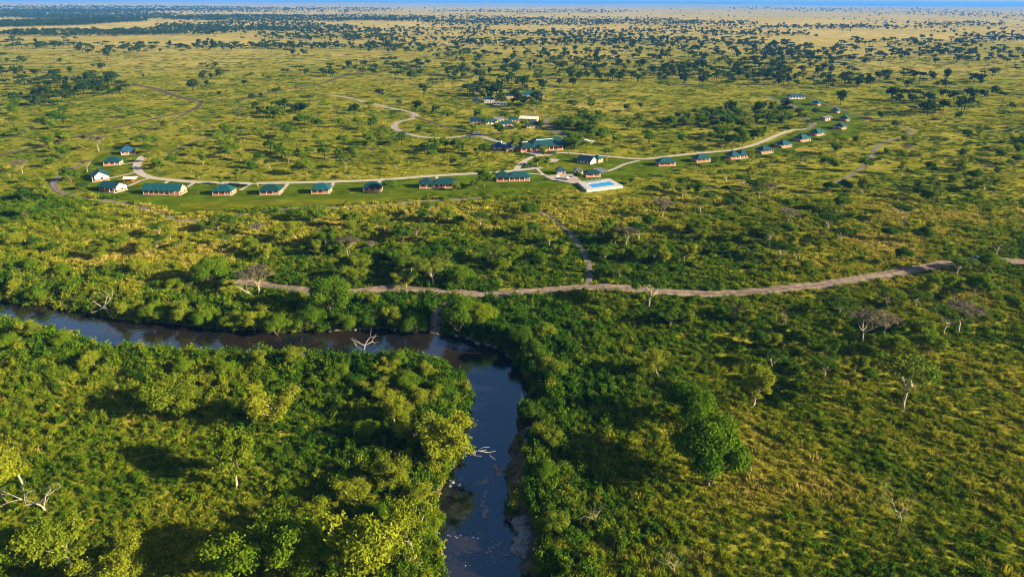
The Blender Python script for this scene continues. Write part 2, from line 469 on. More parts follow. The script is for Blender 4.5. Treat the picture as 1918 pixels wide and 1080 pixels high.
# far hills on the horizon
def make_hills():
    n = 260
    rows = 7
    V = []
    for j in range(rows):
        for i in range(n):
            x = -46000 + 92000 * i / (n - 1)
            t = j / (rows - 1)
            y = 31500 + 3000 * math.sin(math.pi * t * 0.5) + 2500 * t
            prof = 25 + 120 * float(fbm(x / 9000, 3.3, 71)) * float(sstep(-60000, 9000, x)) - 30
            z = -60 + (prof + 60) * math.sin(math.pi * min(t * 1.0, 1)) if t < 1 else -60
            z = -60 + (max(prof, 5) + 60) * math.sin(math.pi * t)
            V.append((x, y, z))
    i = (np.arange(rows - 1)[:, None] * n + np.arange(n - 1)[None, :]).ravel()
    o = link('hills', mesh_np('hills', np.array(V), [np.stack([i, i + 1, i + n + 1, i + n], 1)], [simple('far wooded hills', (0.06, 0.07, 0.03), 0.95, 0.4, 0.0008)], smooth=True))
    tag(o, kind='structure')
make_hills()
# river surface: a strip between the two banks with a margin hidden under the banks
def tri_poly(poly, z, name, mat, kind='structure', parent=None):
    from mathutils.geometry import tessellate_polygon
    tri = tessellate_polygon([[Vector((p[0], p[1], 0)) for p in poly]])
    V = np.array([(p[0], p[1], z) for p in poly])
    tri = np.array(tri)
    a, b, c = V[tri[:, 0]], V[tri[:, 1]], V[tri[:, 2]]
    nz = (b[:, 0] - a[:, 0]) * (c[:, 1] - a[:, 1]) - (b[:, 1] - a[:, 1]) * (c[:, 0] - a[:, 0])
    tri[nz < 0] = tri[nz < 0][:, ::-1]
    o = link(name, mesh_np(name, V, [tri], [mat]), parent)
    if kind: tag(o, kind=kind)
    return o
def offset_poly(line, d):
    out = []
    for i in range(len(line)):
        a = line[max(i - 1, 0)]; b = line[min(i + 1, len(line) - 1)]
        t = (b - a) / (np.linalg.norm(b - a) + 1e-9)
        out.append(line[i] + np.array([t[1], -t[0]]) * d)
    return np.array(out)
# both bank lines run left to right then towards the camera: offset outwards by 2.5 m
# one level sheet; it only shows inside the river bed, the plain lies three metres above it
_x0, _x1, _y0, _y1 = RIVER[:, 0].min() + 5, 40, 45, RIVER[:, 1].max() + 8
tri_poly([(_x0, _y0 + 75), (-60, _y0), (_x1, _y0), (_x1, _y1), (_x0, _y1)], WATER_Z, 'river_water', M['water'])

# ------------------------------------------------------------------ roads, tracks, lawns
ROADS = []
def road(name, px, width, mat, z=0.10, seg=8, jitter=0.12, world=None):
    pts = dense(world if world is not None else [P(*q) for q in px], seg)
    ROADS.append((pts, width))
    d = np.gradient(pts, axis=0); d /= (np.linalg.norm(d, axis=1)[:, None] + 1e-9)
    nrm = np.stack([-d[:, 1], d[:, 0]], 1)
    s = np.concatenate([[0], np.cumsum(np.linalg.norm(np.diff(pts, axis=0), axis=1))])
    wl = width / 2 * (1 + jitter * (vnoise(s / 9, s * 0, 4) * 2 - 1)); wr = width / 2 * (1 + jitter * (vnoise(s / 8, s * 0, 9) * 2 - 1))
    K = 5
    V = []; UV = []
    for k in range(K):
        f = k / (K - 1)
        q = pts + nrm * (wl * (1 - f) - wr * f)[:, None]
        V.append(np.stack([q[:, 0], q[:, 1], Hs(q[:, 0], q[:, 1]) + z], 1))
        UV.append(np.stack([np.full(len(s), f), s], 1))
    n = len(pts)
    V = np.concatenate(V); UV = np.concatenate(UV)
    i = (np.arange(K - 1)[:, None] * n + np.arange(n - 1)[None, :]).ravel()
    Fq = np.stack([i, i + n, i + n + 1, i + 1], 1)
    me = mesh_np(name, V, [Fq], [mat])
    uv = me.uv_layers.new(name='UVMap')
    lv = np.zeros(len(me.loops), np.int32); me.loops.foreach_get('vertex_index', lv)
    uv.data.foreach_set('uv', UV[lv].astype(np.float32).ravel())
    return tag(link(name, me), kind='structure')
road('dirt_road', [(440, 528), (500, 536), (560, 545), (610, 551), (660, 549), (720, 544), (780, 545), (840, 549), (900, 553), (960, 550), (1040, 544), (1100, 540), (1170, 541),
                   (1250, 548), (1330, 552), (1400, 549), (1500, 539), (1600, 525), (1700, 508), (1770, 494), (1830, 487), (1918, 492), (2060, 503), (2300, 520)], 6.0, M['dirt'], 0.35)
road('river_access_track', [(900, 553), (880, 562), (850, 566), (825, 578), (818, 598), (816, 618)], 4.0, M['dirt'], 0.25)
road('bush_track', [(1102, 536), (1104, 505), (1098, 482), (1085, 460), (1070, 440), (1058, 428), (1030, 408), (1010, 398)], 2.4, M['tar'], 0.25)
road('loop_road', [(267, 293), (258, 305), (257, 315), (264, 325), (285, 333), (319, 337), (365, 341), (438, 343), (500, 343), (607, 341), (712, 337), (804, 330),
                   (891, 325), (931, 323), (970, 319), (1016, 314)], 4.6, M['roadpale'], 0.10, jitter=0.02)
road('lodge_drive', [(967, 319), (971, 312), (978, 305), (990, 298), (1003, 293), (1025, 290), (1044, 287), (1067, 287), (1100, 290), (1126, 292), (1160, 295), (1199, 298), (1230, 296),
                     (1264, 292), (1300, 288), (1336, 285), (1372, 281), (1400, 275), (1425, 267), (1450, 256), (1480, 245), (1511, 242)], 3.8, M['roadpale'], 0.13, jitter=0.02)
road('east_track', [(1511, 242), (1525, 232), (1512, 222), (1497, 208), (1486, 198), (1470, 194), (1434, 180)], 4.0, M['tar'], 0.10)
road('garden_path', [(984, 303), (988, 309), (1003, 315), (1014, 324), (1020, 329)], 1.8, M['roadpale'], 0.17, jitter=0.02)
road('garden_path', [(985, 325), (1000, 326), (1018, 328), (1030, 332)], 2.0, M['roadpale'], 0.19, jitter=0.02)
road('pool_path', [(1197, 301), (1170, 308), (1152, 316), (1135, 321), (1120, 320)], 2.6, M['stone'], 0.17, jitter=0.02)
for (a, b) in (((258, 303), (229, 308)), ((258, 322), (206, 334)), ((287, 332), (262, 339)), ((262, 339), (240, 349)), ((319, 336), (306, 346)), ((366, 341), (350, 351)),
               ((470, 344), (450, 357)), ((540, 343), (530, 356)), ((625, 341), (620, 352)), ((712, 338), (709, 344)), ((817, 330), (820, 336))):
    road('garden_path', [a, ((a[0] + b[0]) / 2, (a[1] + b[1]) / 2 + .5), b], 2.0, M['roadpale'], 0.17, jitter=0.02)
road('entrance_road', [(952, 271), (935, 266), (915, 260), (895, 254), (874, 255), (840, 258), (807, 258), (775, 254), (752, 247), (738, 238), (745, 230), (762, 225),
                       (777, 220), (776, 214), (763, 209), (725, 201), (690, 193), (655, 184), (620, 178)], 5.0, M['gravel'], 0.10, jitter=0.05)
road('service_track', [(777, 219), (800, 227), (830, 236), (860, 244), (890, 254)], 3.4, M['track'], 0.11)
road('service_track', [(895, 254), (925, 249), (950, 247), (975, 246)], 3.4, M['tar'], 0.13)
road('turning_loop', [(985, 214), (1000, 218), (1025, 221), (1050, 222), (1062, 226), (1050, 231), (1036, 236), (1031, 240), (1040, 246), (1056, 253), (1063, 259)], 4.4, M['tar'], 0.10)
road('turning_loop', [(1033, 240), (1024, 234), (1022, 228), (1026, 223)], 4.4, M['tar'], 0.13)
road('lodge_parking', [(1068, 262), (1085, 265), (1100, 267), (1105, 263)], 8.0, M['roadpale'], 0.12)
road('bush_track', [(-60, 122), (0, 127), (70, 134), (133, 145), (214, 154), (284, 165), (320, 177), (377, 190), (415, 187), (450, 185), (517, 171), (600, 157), (640, 144), (700, 128)], 6.5, M['track'], 0.12)
road('bush_track', [(377, 190), (372, 199), (354, 208), (290, 222), (200, 243), (133, 259), (60, 277), (0, 291), (-60, 305)], 4.6, M['track'], 0.12)
road('bush_track', [(372, 199), (350, 212), (307, 234), (262, 252), (240, 262)], 2.4, M['track'], 0.14)
road('bush_track', [(315, 288), (350, 272), (381, 261), (440, 248), (496, 240), (560, 234)], 3.0, M['track'], 0.12)
road('perimeter_track', [(152, 309), (122, 322), (102, 340), (103, 352), (115, 361), (140, 367), (165, 372), (207, 378), (255, 386), (289, 397), (324, 409), (360, 415), (400, 412), (450, 404),
                         (500, 396), (552, 391), (640, 389), (700, 386), (770, 380), (820, 376), (900, 371)], 3.2, M['tar'], 0.14)
road('perimeter_track', [(1516, 184), (1554, 198), (1592, 210), (1636, 223), (1680, 235), (1706, 245), (1700, 255), (1670, 262), (1647, 272), (1636, 285), (1625, 303), (1600, 325), (1565, 343)], 2.6, M['tar'], 0.12)
road('bush_track', [(1645, 143), (1700, 151), (1745, 158), (1830, 169), (1918, 178), (2000, 188)], 4.0, M['track'], 0.12)

LAWN1 = dense([P(*q) for q in [(150, 322), (190, 287), (225, 277), (262, 289), (256, 318), (290, 331), (400, 340), (640, 339), (890, 324), (960, 316), (985, 296), (930, 276), (905, 262), (925, 257),
        (960, 266), (1000, 294), (1060, 286), (1120, 288), (1190, 296), (1330, 287), (1420, 270), (1500, 244), (1508, 215), (1490, 196), (1440, 184), (1432, 178), (1490, 178), (1530, 186), (1570, 203), (1618, 222), (1622, 233),
        (1600, 254), (1540, 267), (1480, 281), (1440, 295), (1380, 303), (1300, 313), (1230, 328), (1180, 335), (1165, 348), (1060, 354),
        (980, 363), (900, 369), (800, 373), (700, 379), (600, 385), (480, 391), (400, 398), (330, 398), (270, 382), (200, 371), (150, 352)]], 4)
LAWN1 = wiggle(LAWN1, 7, 0.8, 12)
tri_poly(LAWN1, 0.035, 'lawn', M['lawn'])
def lawnpatch(px): tri_poly(wiggle(dense([P(*q) for q in px + [px[0]]], 6)[:-1], 3, .9, 5), 0.06, 'worn_lawn', M['lawn2'])
lawnpatch([(215, 318), (250, 316), (280, 332), (310, 338), (290, 345), (230, 345), (215, 330)])
lawnpatch([(1020, 306), (1080, 305), (1100, 312), (1040, 318), (1015, 313)])
lawnpatch([(330, 380), (500, 375), (640, 372), (800, 366), (640, 380), (480, 386), (370, 392)])
lawnpatch([(1240, 318), (1340, 306), (1440, 290), (1560, 258), (1500, 274), (1400, 296), (1300, 309)])
# terrace round the pool and the lodge
def slab(name, px, z, mat, kind='structure', z0=0.0):
    poly = [P(*q) for q in px]
    mb = MB(); n = len(poly)
    area = sum(poly[i][0] * poly[(i + 1) % n][1] - poly[(i + 1) % n][0] * poly[i][1] for i in range(n))
    if area < 0: poly = poly[::-1]
    V = [(x, y, z0) for x, y in poly] + [(x, y, z) for x, y in poly]
    mb.add(V, [tuple(range(n, 2 * n))] + [(i, (i + 1) % n, n + (i + 1) % n, n + i) for i in range(n)])
    o = mb.build(name, mat)
    if kind: tag(o, kind=kind)
    return o
slab('pool_terrace', [(1020, 331), (1045, 327), (1080, 326), (1084, 335), (1092, 342), (1075, 345), (1052, 340), (1035, 338)], 0.22, M['stone'])
slab('lodge_terrace', [(972, 284), (1003, 291), (1016, 290), (1012, 283), (990, 278)], 0.28, M['stone'])
slab('lodge_forecourt', [(1019, 299), (1030, 296), (1048, 299), (1042, 303), (1030, 304)], 0.15, M['stone'])
slab('lodge_forecourt', [(1110, 316), (1125, 314), (1140, 320), (1126, 325), (1113, 323)], 0.18, M['roofgrey'])

# ------------------------------------------------------------------ buildings
BLDG = []
def roof_mesh(name, w, d, h, rh, over, hip, yoff=0.0, th=0.16):
    W2, D2 = w / 2 + over, d / 2 + over
    drop = rh * over / (d / 2)
    zb = h - drop
    if hip: r = max(w / 2 - d / 2 * 0.85, 0.4)
    else: r = W2
    top = [(-W2, -D2, zb), (W2, -D2, zb), (W2, D2, zb), (-W2, D2, zb), (-r, 0, h + rh), (r, 0, h + rh)]
    V = [(x, y + yoff, z + th) for x, y, z in top] + [(x, y + yoff, z) for x, y, z in top]
    f = [(0, 1, 5, 4), (2, 3, 4, 5)]
    if hip: f += [(1, 2, 5), (3, 0, 4)]
    Fs = list(f) + [tuple(i + 6 for i in q[::-1]) for q in f]
    if hip: Fs += [(0, 6, 7, 1), (1, 7, 8, 2), (2, 8, 9, 3), (3, 9, 6, 0)]
    else: Fs += [(0, 6, 7, 1), (2, 8, 9, 3), (1, 7, 11, 5), (5, 11, 8, 2), (3, 9, 10, 4), (4, 10, 6, 0)]
    return V, Fs
def block(root, cx, cy, rz, w, d, h, rh, hip=True, wall='plaster', roofm='roof', ver=0.0, wins=3, side_wins=1, door=True, over=0.6, plinth=True, back=True, vent=False, chimney=False):
    """one wing of a building; local x is its length, its front faces -y"""
    L = dict(parent=root, loc=(cx, cy, 0), rz=rz)
    mb = MB()
    e = 0.0
    x0, x1, y0, y1 = -w / 2, w / 2, -d / 2 + ver, d / 2
    zb = 0.35
    mb.box(x0, x1, y0, y1, zb, h)
    if not hip:
        for sx in (x0, x1):   # gable triangles with thickness
            a = sx; b = sx + (0.3 if sx < 0 else -0.3)
            V = [(a, y0, h), (a, y1, h), (a, 0, h + rh * 0.97 ), (b, y0, h), (b, y1, h), (b, 0, h + rh * 0.97)]
            V[2] = (a, 0, h + rh * 0.95); V[5] = (b, 0, h + rh * 0.95)
            mb.add(V, [(0, 1, 2), (5, 4, 3), (0, 3, 4, 1), (1, 4, 5, 2), (2, 5, 3, 0)])
    mb.build('wall', M[wall], **L)
    mb = MB(); mb.box(x0 - .25, x1 + .25, -d / 2 - .25, d / 2 + .25, 0.0, 0.349); mb.build('terrace', M['stone'], **L)
    mb = MB(); V, Fs = roof_mesh('roof', w, d, h, rh, over, hip); mb.add(V, Fs)
    rf = mb.build('roof', M[roofm], **L)
    if vent:
        mb = MB(); mb.box(-w * .32, w * .1, -0.35 - d * .12, -d * .12, h + rh * 0.76, h + rh * 0.76 + .35); mb.build('roof_light', M['white'], rf)
    if chimney:
        mb = MB(); mb.box(w * .2, w * .2 + .8, .5, 1.3, h + rh * .5, h + rh + .9); mb.build('chimney', M['white'], rf)
    if plinth:
        mb = MB()
        mb.box(x0 - .06, x1 + .06, y0 - .06, y0, 0.35, 1.25); mb.box(x1, x1 + .06, y0, y1, .35, 1.25); mb.box(x0 - .06, x0, y0, y1, .35, 1.25); mb.box(x0 - .06, x1 + .06, y1, y1 + .06, .35, 1.25)
        mb.build('plinth', M['terra'], **L)
    # openings on the front
    n = wins + (1 if door else 0)
    for i in range(n):
        xc = x0 + w * (i + 0.5) / n
        if door and i == n // 2:
            mb = MB(); mb.box(xc - .75, xc + .75, y0 - .10, y0 - .065, .35, 2.45); dd = mb.build('door', M['wood'], **L)
            continue
        ww = min(0.9, w / n * .32)
        mb = MB(); mb.box(xc - ww, xc + ww, y0 - .10, y0 - .065, 1.0, 2.3)
        wn = mb.build('window', M['glass'], **L)
        mb = MB()
        mb.box(xc - ww - .12, xc + ww + .12, y0 - .14, y0 - .01, 2.302, 2.42); mb.box(xc - ww - .12, xc + ww + .12, y0 - .14, y0 - .01, .88, .998)
        mb.box(xc - ww - .12, xc - ww - .002, y0 - .14, y0 - .01, 1.0, 2.3); mb.box(xc + ww + .002, xc + ww + .12, y0 - .14, y0 - .01, 1.0, 2.3); mb.box(xc - .04, xc + .04, y0 - .14, y0 - .102, 1.0, 2.3)
        mb.build('frame', M['white'], wn)
    for s in (-1, 1):
        for k in range(side_wins):
            yc = y0 + (y1 - y0) * (k + .5) / side_wins
            xs = x1 + .065 if s > 0 else x0 - .10
            mb = MB(); mb.box(xs, xs + .035, yc - .6, yc + .6, 1.0, 2.3)
            wn = mb.build('window', M['glass'], **L)
            mb = MB(); xa, xb = (x1 + .01, x1 + .14) if s > 0 else (x0 - .14, x0 - .01)
            mb.box(xa, xb, yc - .72, yc + .72, 2.302, 2.42); mb.box(xa, xb, yc - .72, yc + .72, .88, .998)
            mb.box(xa, xb, yc - .72, yc - .602, 1.0, 2.3); mb.box(xa, xb, yc + .602, yc + .72, 1.0, 2.3)
            mb.build('frame', M['white'], wn)
    if ver:
        m = max(3, int(w / 3.2) + 1)
        for i in range(m):
            xc = x0 + .15 + (w - .3) * i / (m - 1)
            mb = MB(); mb.box(xc - .11, xc + .11, -d / 2 + .03, -d / 2 + .25, .35, h - .02); mb.build('veranda_post', M['white'], **L)
            if i < m - 1 and i != m // 2:
                xd = x0 + .15 + (w - .3) * (i + 1) / (m - 1)
                mb = MB(); mb.box(xc + .115, xd - .115, -d / 2 + .06, -d / 2 + .2, .35, 1.05); mb.build('parapet', M['terra'], **L)
def bldg(name, label, cat, px, py, rz, group=None):
    x, y = P(px, py)
    o = bpy.data.objects.new(name, None); C.objects.link(o); o.location = (x, y, H(x, y) + 0.03); o.rotation_euler = (0, 0, R(rz)); sc_ = .93 if 'lodge' in name else .84 if 'house' in cat or cat == 'cottage' else .9; o.scale = (sc_, sc_, sc_)
    tag(o, label, cat, group)
    BLDG.append((x, y))
    return o
GL = 'guest cottages along the curved lawn'
cot = [ # px, py, rz, w, d, h, rh, hip, wall, ver, label
 (240, 288, 32, 9.5, 8, 3.0, 2.6, True, 'plaster', 1.5, 'blue hip-roofed cottage at the top end of the left curve, beside the road end'),
 (213, 308, 14, 10.5, 8, 3.0, 2.3, True, 'plaster', 1.6, 'teal-roofed cottage second from the road end on the left curve, orange front'),
 (189, 336, -58, 10.5, 9.5, 3.2, 2.8, False, 'white', 1.4, 'leftmost cottage, with a big white gable wall facing the lawn'),
 (213, 357, -22, 12.5, 9, 3.1, 2.4, False, 'white', 1.8, 'cottage with white gable end and teal roof in the lower left corner of lawn'),
 (310, 362, -4, 22.5, 8.5, 3.1, 2.8, False, 'plaster', 2.0, 'long low building with gabled end at the left of the front row'),
 (421, 363, 0, 11.0, 8.5, 3.0, 2.6, True, 'plaster', 1.8, 'small teal-roofed cottage right of the long low building in the front row'),
 (509, 362, 3, 11.5, 8.5, 3.0, 2.6, True, 'plaster', 1.8, 'third building from the left of the front row, a small teal-roofed cottage'),
 (603, 360, 2, 10.5, 8.5, 3.0, 2.7, True, 'plaster', 1.8, 'fourth building of the front row, square cottage with a dark blue left roof face'),
 (699, 357, 3, 10.5, 8.5, 3.0, 2.7, True, 'plaster', 1.8, 'cottage in the front row with a round green tree at its right end'),
 (1246, 309, 10, 12, 8.5, 3.0, 2.5, True, 'plaster', 1.8, 'nearest teal-roofed cottage of the right row, beside the pale road'),
 (1313, 302, 18, 11, 8, 3.0, 2.5, True, 'plaster', 1.6, 'second cottage from the left in the right row, palm-like bush at its right'),
 (1379, 296, 20, 14.5, 8, 3.0, 2.5, True, 'plaster', 1.6, 'widest cottage of the right row, roof in two linked hips'),
 (1431, 286, 24, 10.5, 8, 3.0, 2.4, True, 'plaster', 1.6, 'fourth cottage of the right row, just past the widest one'),
 (1467, 275, 28, 10.5, 8, 3.0, 2.4, True, 'white', 1.6, 'fifth cottage of the right row, white left wall in shade'),
 (1502, 264, 32, 11.5, 8, 3.0, 2.5, True, 'plaster', 1.6, 'sixth cottage of the right row, below the bend of the road'),
 (1530, 253, 35, 12, 8, 3.0, 2.5, True, 'plaster', 1.6, 'seventh cottage of the right row, right beside the road junction'),
 (1573, 241, 48, 12, 8.5, 3.0, 2.6, True, 'white', 1.4, 'cottage at the rightmost bend of the right row, lower of a close pair'),
 (1581, 226, 52, 10.5, 8, 3.0, 2.6, True, 'plaster', 1.4, 'cottage at the rightmost bend of the right row, upper of a close pair'),
 (1564, 211, 55, 10, 8, 3.0, 2.5, True, 'plaster', 1.4, 'cottage with warm lit end wall above the close pair at the right bend'),
 (1529, 197, 50, 12, 8.5, 3.0, 2.6, True, 'white', 1.4, 'second farthest cottage of the right curve, white walls under a blue-green roof'),
]
for (px, py, rz, w, d, h, rh, hip, wall, ver, lab) in cot:
    o = bldg('cottage', lab, 'cottage', px, py, rz, GL)
    if w == 14.5:
        block(o, -3.2, 0, 0, 7.6, d, h, rh, hip, wall, 'roof', ver, 2, 1, False)
        block(o, 4.6, 0.3, 0, 7.6, d, h, rh, hip, wall, 'roof', ver, 1, 1, True)
    else:
        block(o, 0, 0, 0, w, d, h, rh, hip, wall, 'roofblue' if px in (240,) else 'roof', ver, 6 if w > 20 else 2 if w < 12 else 3, 1, True)
o = bldg('guest_house', 'long two-winged teal-roofed guest house right of the round drooping tree', 'guest house', 822, 350, 5, 'guest houses in the front row')
block(o, -7.5, 0.6, 0, 8.5, 8.5, 3.0, 2.8, True, 'plaster', 'roof', 1.6, 2, 1, False)
block(o, 4.2, 0, 0, 14.5, 8, 3.0, 2.5, True, 'plaster', 'roof', 1.6, 4, 1, True)
o = bldg('guest_house', 'teal-roofed guest house at the right end of the front row, left of the pool', 'guest house', 959, 337, 6, 'guest houses in the front row')
block(o, -6.0, 0.3, 0, 8.5, 9, 3.1, 2.9, True, 'terra', 'roof', 1.7, 2, 1, False)
block(o, 4.4, 0, 0, 13.5, 8.5, 3.1, 2.6, True, 'terra', 'roof', 1.7, 4, 1, True)
# main lodge
o = bldg('main_lodge', 'large main lodge with long teal roof and orange lit front, left of tall green trees', 'lodge', 1018, 279, 20)
block(o, 3, 0, 0, 30, 15, 3.8, 4.2, True, 'terra', 'roof', 3.0, 7, 2, True, 1.0, vent=True)
block(o, -14.5, -1.5, 0, 10, 12, 3.6, 3.4, True, 'terra', 'roof', 2.4, 2, 1, False, 0.8, vent=True)
block(o, -23, 3.0, R(-12), 9, 9, 3.2, 2.8, True, 'plaster', 'roofblue', 0, 2, 1, False, 0.7)
block(o, -31, 7.5, R(-6), 8, 7.5, 3.0, 2.3, True, 'plaster', 'roofblue', 0, 1, 1, True, 0.7, chimney=True)
# houses by the pool
o = bldg('manager_house', 'white walled house with dark blue roof on the lawn above the pool', 'house', 1099, 305, -38)
block(o, 0, 0, 0, 11, 7.5, 2.8, 2.3, False, 'white', 'roofblue', 0, 3, 2, True, plinth=False)
block(o, 3.5, 8, 0, 6.5, 6, 2.8, 1.8, True, 'plaster', 'roof', 0, 1, 1, False, plinth=False)
o = bldg('garden_hut', 'small square cream hut with dark blue pyramid roof by the terrace', 'hut', 1050, 325, 8)
block(o, 0, 0, 0, 5.2, 5, 2.6, 2.0, True, 'plaster', 'roofblue', 0, 1, 1, True, .5, plinth=False)
o = bldg('pool_pavilion', 'low teal-roofed pavilion just behind the swimming pool', 'pavilion', 1109, 330, 12)
block(o, 0, 0, 0, 9, 5.5, 2.6, 1.4, True, 'terra', 'roof', 1.2, 2, 1, True, .6, plinth=False)
o = bldg('changing_room', 'small white changing hut at the top left corner of the pool deck', 'hut', 1083, 325, 6)
block(o, 0, 0, 0, 5, 4, 2.4, 1.0, True, 'white', 'roofgrey', 0, 1, 1, True, .4, plinth=False)
# staff buildings in the middle
sb = 'staff buildings beyond the lodge'
for (px, py, rz, w, d, h, rh, hip, wall, rm, lab) in [
   (895, 231, -6, 12, 8, 3, 2.4, False, 'white', 'roofblue', 'dark blue gabled shed with white end wall, leftmost staff building'),
   (918, 232, 5, 9, 6, 2.6, 1.4, False, 'white', 'roofblue', 'low blue-roofed shed with a white wall, right of the leftmost staff building'),
   (934, 229, 8, 9, 7, 3.4, 1.4, False, 'white', 'roofgrey', 'grey-roofed boxy building in the staff row under a dark bare tree'),
   (949, 236, 14, 14, 8, 2.8, 1.9, True, 'plaster', 'roof', 'low wide teal roof in the middle of the staff row'),
   (962, 228, 5, 9, 7, 3, 1.8, True, 'plaster', 'roof', 'small pale teal roof behind the middle of the staff row'),
   (991, 227, -12, 17, 8, 3, 1.6, False, 'plaster', 'canvas', 'long pale pink building at the back right of the staff row'),
   (1000, 239, 4, 14, 9, 3, 2.4, True, 'plaster', 'roof', 'round-cornered teal-roofed house at the right end of the staff row'),
   (916, 192, 4, 12, 9, 4.4, 2.2, True, 'white', 'roofblue', 'white two-dormered house among dark trees, left of the far homestead'),
   (962, 184, 4, 19, 11, 3.6, 3.0, True, 'plaster', 'roofblue', 'large dark blue roof at the centre of the far homestead'),
   (997, 182, 6, 28, 11, 3.6, 3.2, True, 'terra', 'roof', 'long bright teal roofed wing at the right of the far homestead'),
   (937, 197, -8, 14, 6, 2.4, .8, False, 'white', 'roofgrey', 'low flat grey shed in front of the far homestead'),
   (892, 191, -20, 8, 7, 2.8, 2.0, True, 'white', 'roofblue', 'small blue hut at the left edge of the far homestead'),
   (1546, 225, 30, 10, 6.5, 2.6, 1.0, False, 'plaster', 'roofgrey', 'grey low-roofed shed inside the right bend of the road'),
   (1487, 185, 4, 15, 8.5, 3.1, 2.6, True, 'white', 'roofblue', 'farthest house of the right curve, dark blue double roof'),]:
    o = bldg('outbuilding' if w < 15 else 'house', lab, 'shed' if 'shed' in lab else 'house', px, py, rz, sb if py > 200 and px < 1100 else None)
    block(o, 0, 0, 0, w, d, h, rh, hip, wall, rm, 0, max(1, int(w / 4)), 1, True, .6, plinth=False)
    if px == 1487: block(o, 9.5, 1, 0, 7, 7, 3, 2.2, True, 'plaster', 'roof', 0, 1, 1, False)
    if px == 997: block(o, -4, 6, 0, 9, 8, 4.4, 3.4, True, 'plaster', 'roof', 0, 2, 1, False)

# swimming pool on a raised white deck
def make_pool():
    c = [P(1081.6, 340.6, 1.32), P(1142, 334, 1.32), P(1167, 347.6, 1.32), P(1099, 355.6, 1.32)]
    x, y = np.mean(c, 0)
    root = bpy.data.objects.new('swimming_pool', None); C.objects.link(root); root.location = (x, y, 0.02)
    tag(root, 'rectangular blue swimming pool set in a raised white deck', 'swimming pool')
    q = [np.array(p) - (x, y) for p in c]      # tl, tr, br, bl
    top = 1.3
    def L(u, v): return (q[0] * (1 - u) + q[1] * u) * (1 - v) + (q[3] * (1 - u) + q[2] * u) * v
    inner = [np.array(P(*a_, 1.32)) - (x, y) for a_ in ((1100, 345), (1140, 339.2), (1154, 345.8), (1110, 351.6))]
    mb = MB()
    V = [(*p, 0) for p in q] + [(*p, top) for p in q] + [(*p, top) for p in inner] + [(*p, top - .9) for p in inner]
    Fs = [(4 + i, 8 + i, 8 + (i + 1) % 4, 4 + (i + 1) % 4) for i in range(4)] + [(i, (i + 1) % 4, 4 + (i + 1) % 4, 4 + i) for i in range(4)] + [(8 + i, 12 + i, 12 + (i + 1) % 4, 8 + (i + 1) % 4) for i in range(4)] + [(12, 13, 14, 15)]
    mb.add(V, Fs)
    import bmesh
    me = mb.mesh('deck', [M['deck']])
    bm = bmesh.new(); bm.from_mesh(me); bmesh.ops.recalc_face_normals(bm, faces=bm.faces); bm.to_mesh(me); bm.free()
    link('deck', me, root)
    tri = [(*p, top - .07) for p in inner]
    mb = MB(); mb.add(tri, [(3, 2, 1, 0)]); mb.build('pool_water', M['pool'], root)
    # coping
    mb = MB()
    cx = sum(inner) / 4
    for i in range(4):
        a, b = inner[i], inner[(i + 1) % 4]
        n = a - cx; m_ = b - cx
        a2 = a + n / np.linalg.norm(n) * .6; b2 = b + m_ / np.linalg.norm(m_) * .6
        V = [(*a, top + .003), (*b, top + .003), (*b2, top + .003), (*a2, top + .003), (*a, top + .02), (*b, top + .02), (*b2, top + .02), (*a2, top + .02)]
        mb.add(V, [(4, 5, 6, 7)[::-1], (0, 1, 5, 4), (2, 3, 7, 6)])
    mb.build('coping', M['white'], root)
    return L, top, (x, y)
PL, PT, PC = make_pool()
BLDG += [(PC[0] - 7, PC[1]), (PC[0] + 7, PC[1]), P(1050, 335), P(1115, 362), P(1140, 358), P(1165, 354)]
def lounger_proto():
    root = bpy.data.objects.new('sun_lounger', None); C.objects.link(root)
    mb = MB(); mb.box(-1, .35, -.35, .35, .28, .36); mb.build('seat', M['cloth'], root)
    mb = MB(); mb.add([(.355, -.35, .28), (.355, .35, .28), (1.0, .35, .7), (1.0, -.35, .7), (.33, -.35, .36), (.33, .35, .36), (.96, .35, .78), (.96, -.35, .78)], [(0, 1, 2, 3), (7, 6, 5, 4), (0, 4, 5, 1), (2, 6, 7, 3), (1, 5, 6, 2), (0, 3, 7, 4)])
    mb.build('backrest', M['cloth'], root)
    for x in (-.9, .3):
        for y in (-.3, .3):
            mb = MB(); mb.box(x - .04, x + .04, y - .04, y + .04, 0, .278); mb.build('leg', M['wood'], root)
    return root
def copy_tree(o, parent=None):
    kids = list(o.children)
    c = o.copy(); C.objects.link(c)
    if parent is not None: c.parent = parent
    for k in kids: copy_tree(k, c)
    return c
lp = lounger_proto(); first = True
for i, (u, v) in enumerate([(.30, .12), (.42, .11), (.54, .10), (.66, .09)]):
    t_ = lp if first else copy_tree(lp); first = False
    q = PL(u, v)
    t_.location = (PC[0] + q[0], PC[1] + q[1], PT + .02); t_.rotation_euler = (0, 0, R(95 + i * 4))
    tag(t_, ['sun lounger nearest the top left corner of the pool deck', 'second sun lounger along the back edge of the pool deck', 'third sun lounger along the back edge of the pool deck', 'sun lounger farthest right on the back edge of the pool deck'][i], 'sun lounger', 'sun loungers on the pool deck')
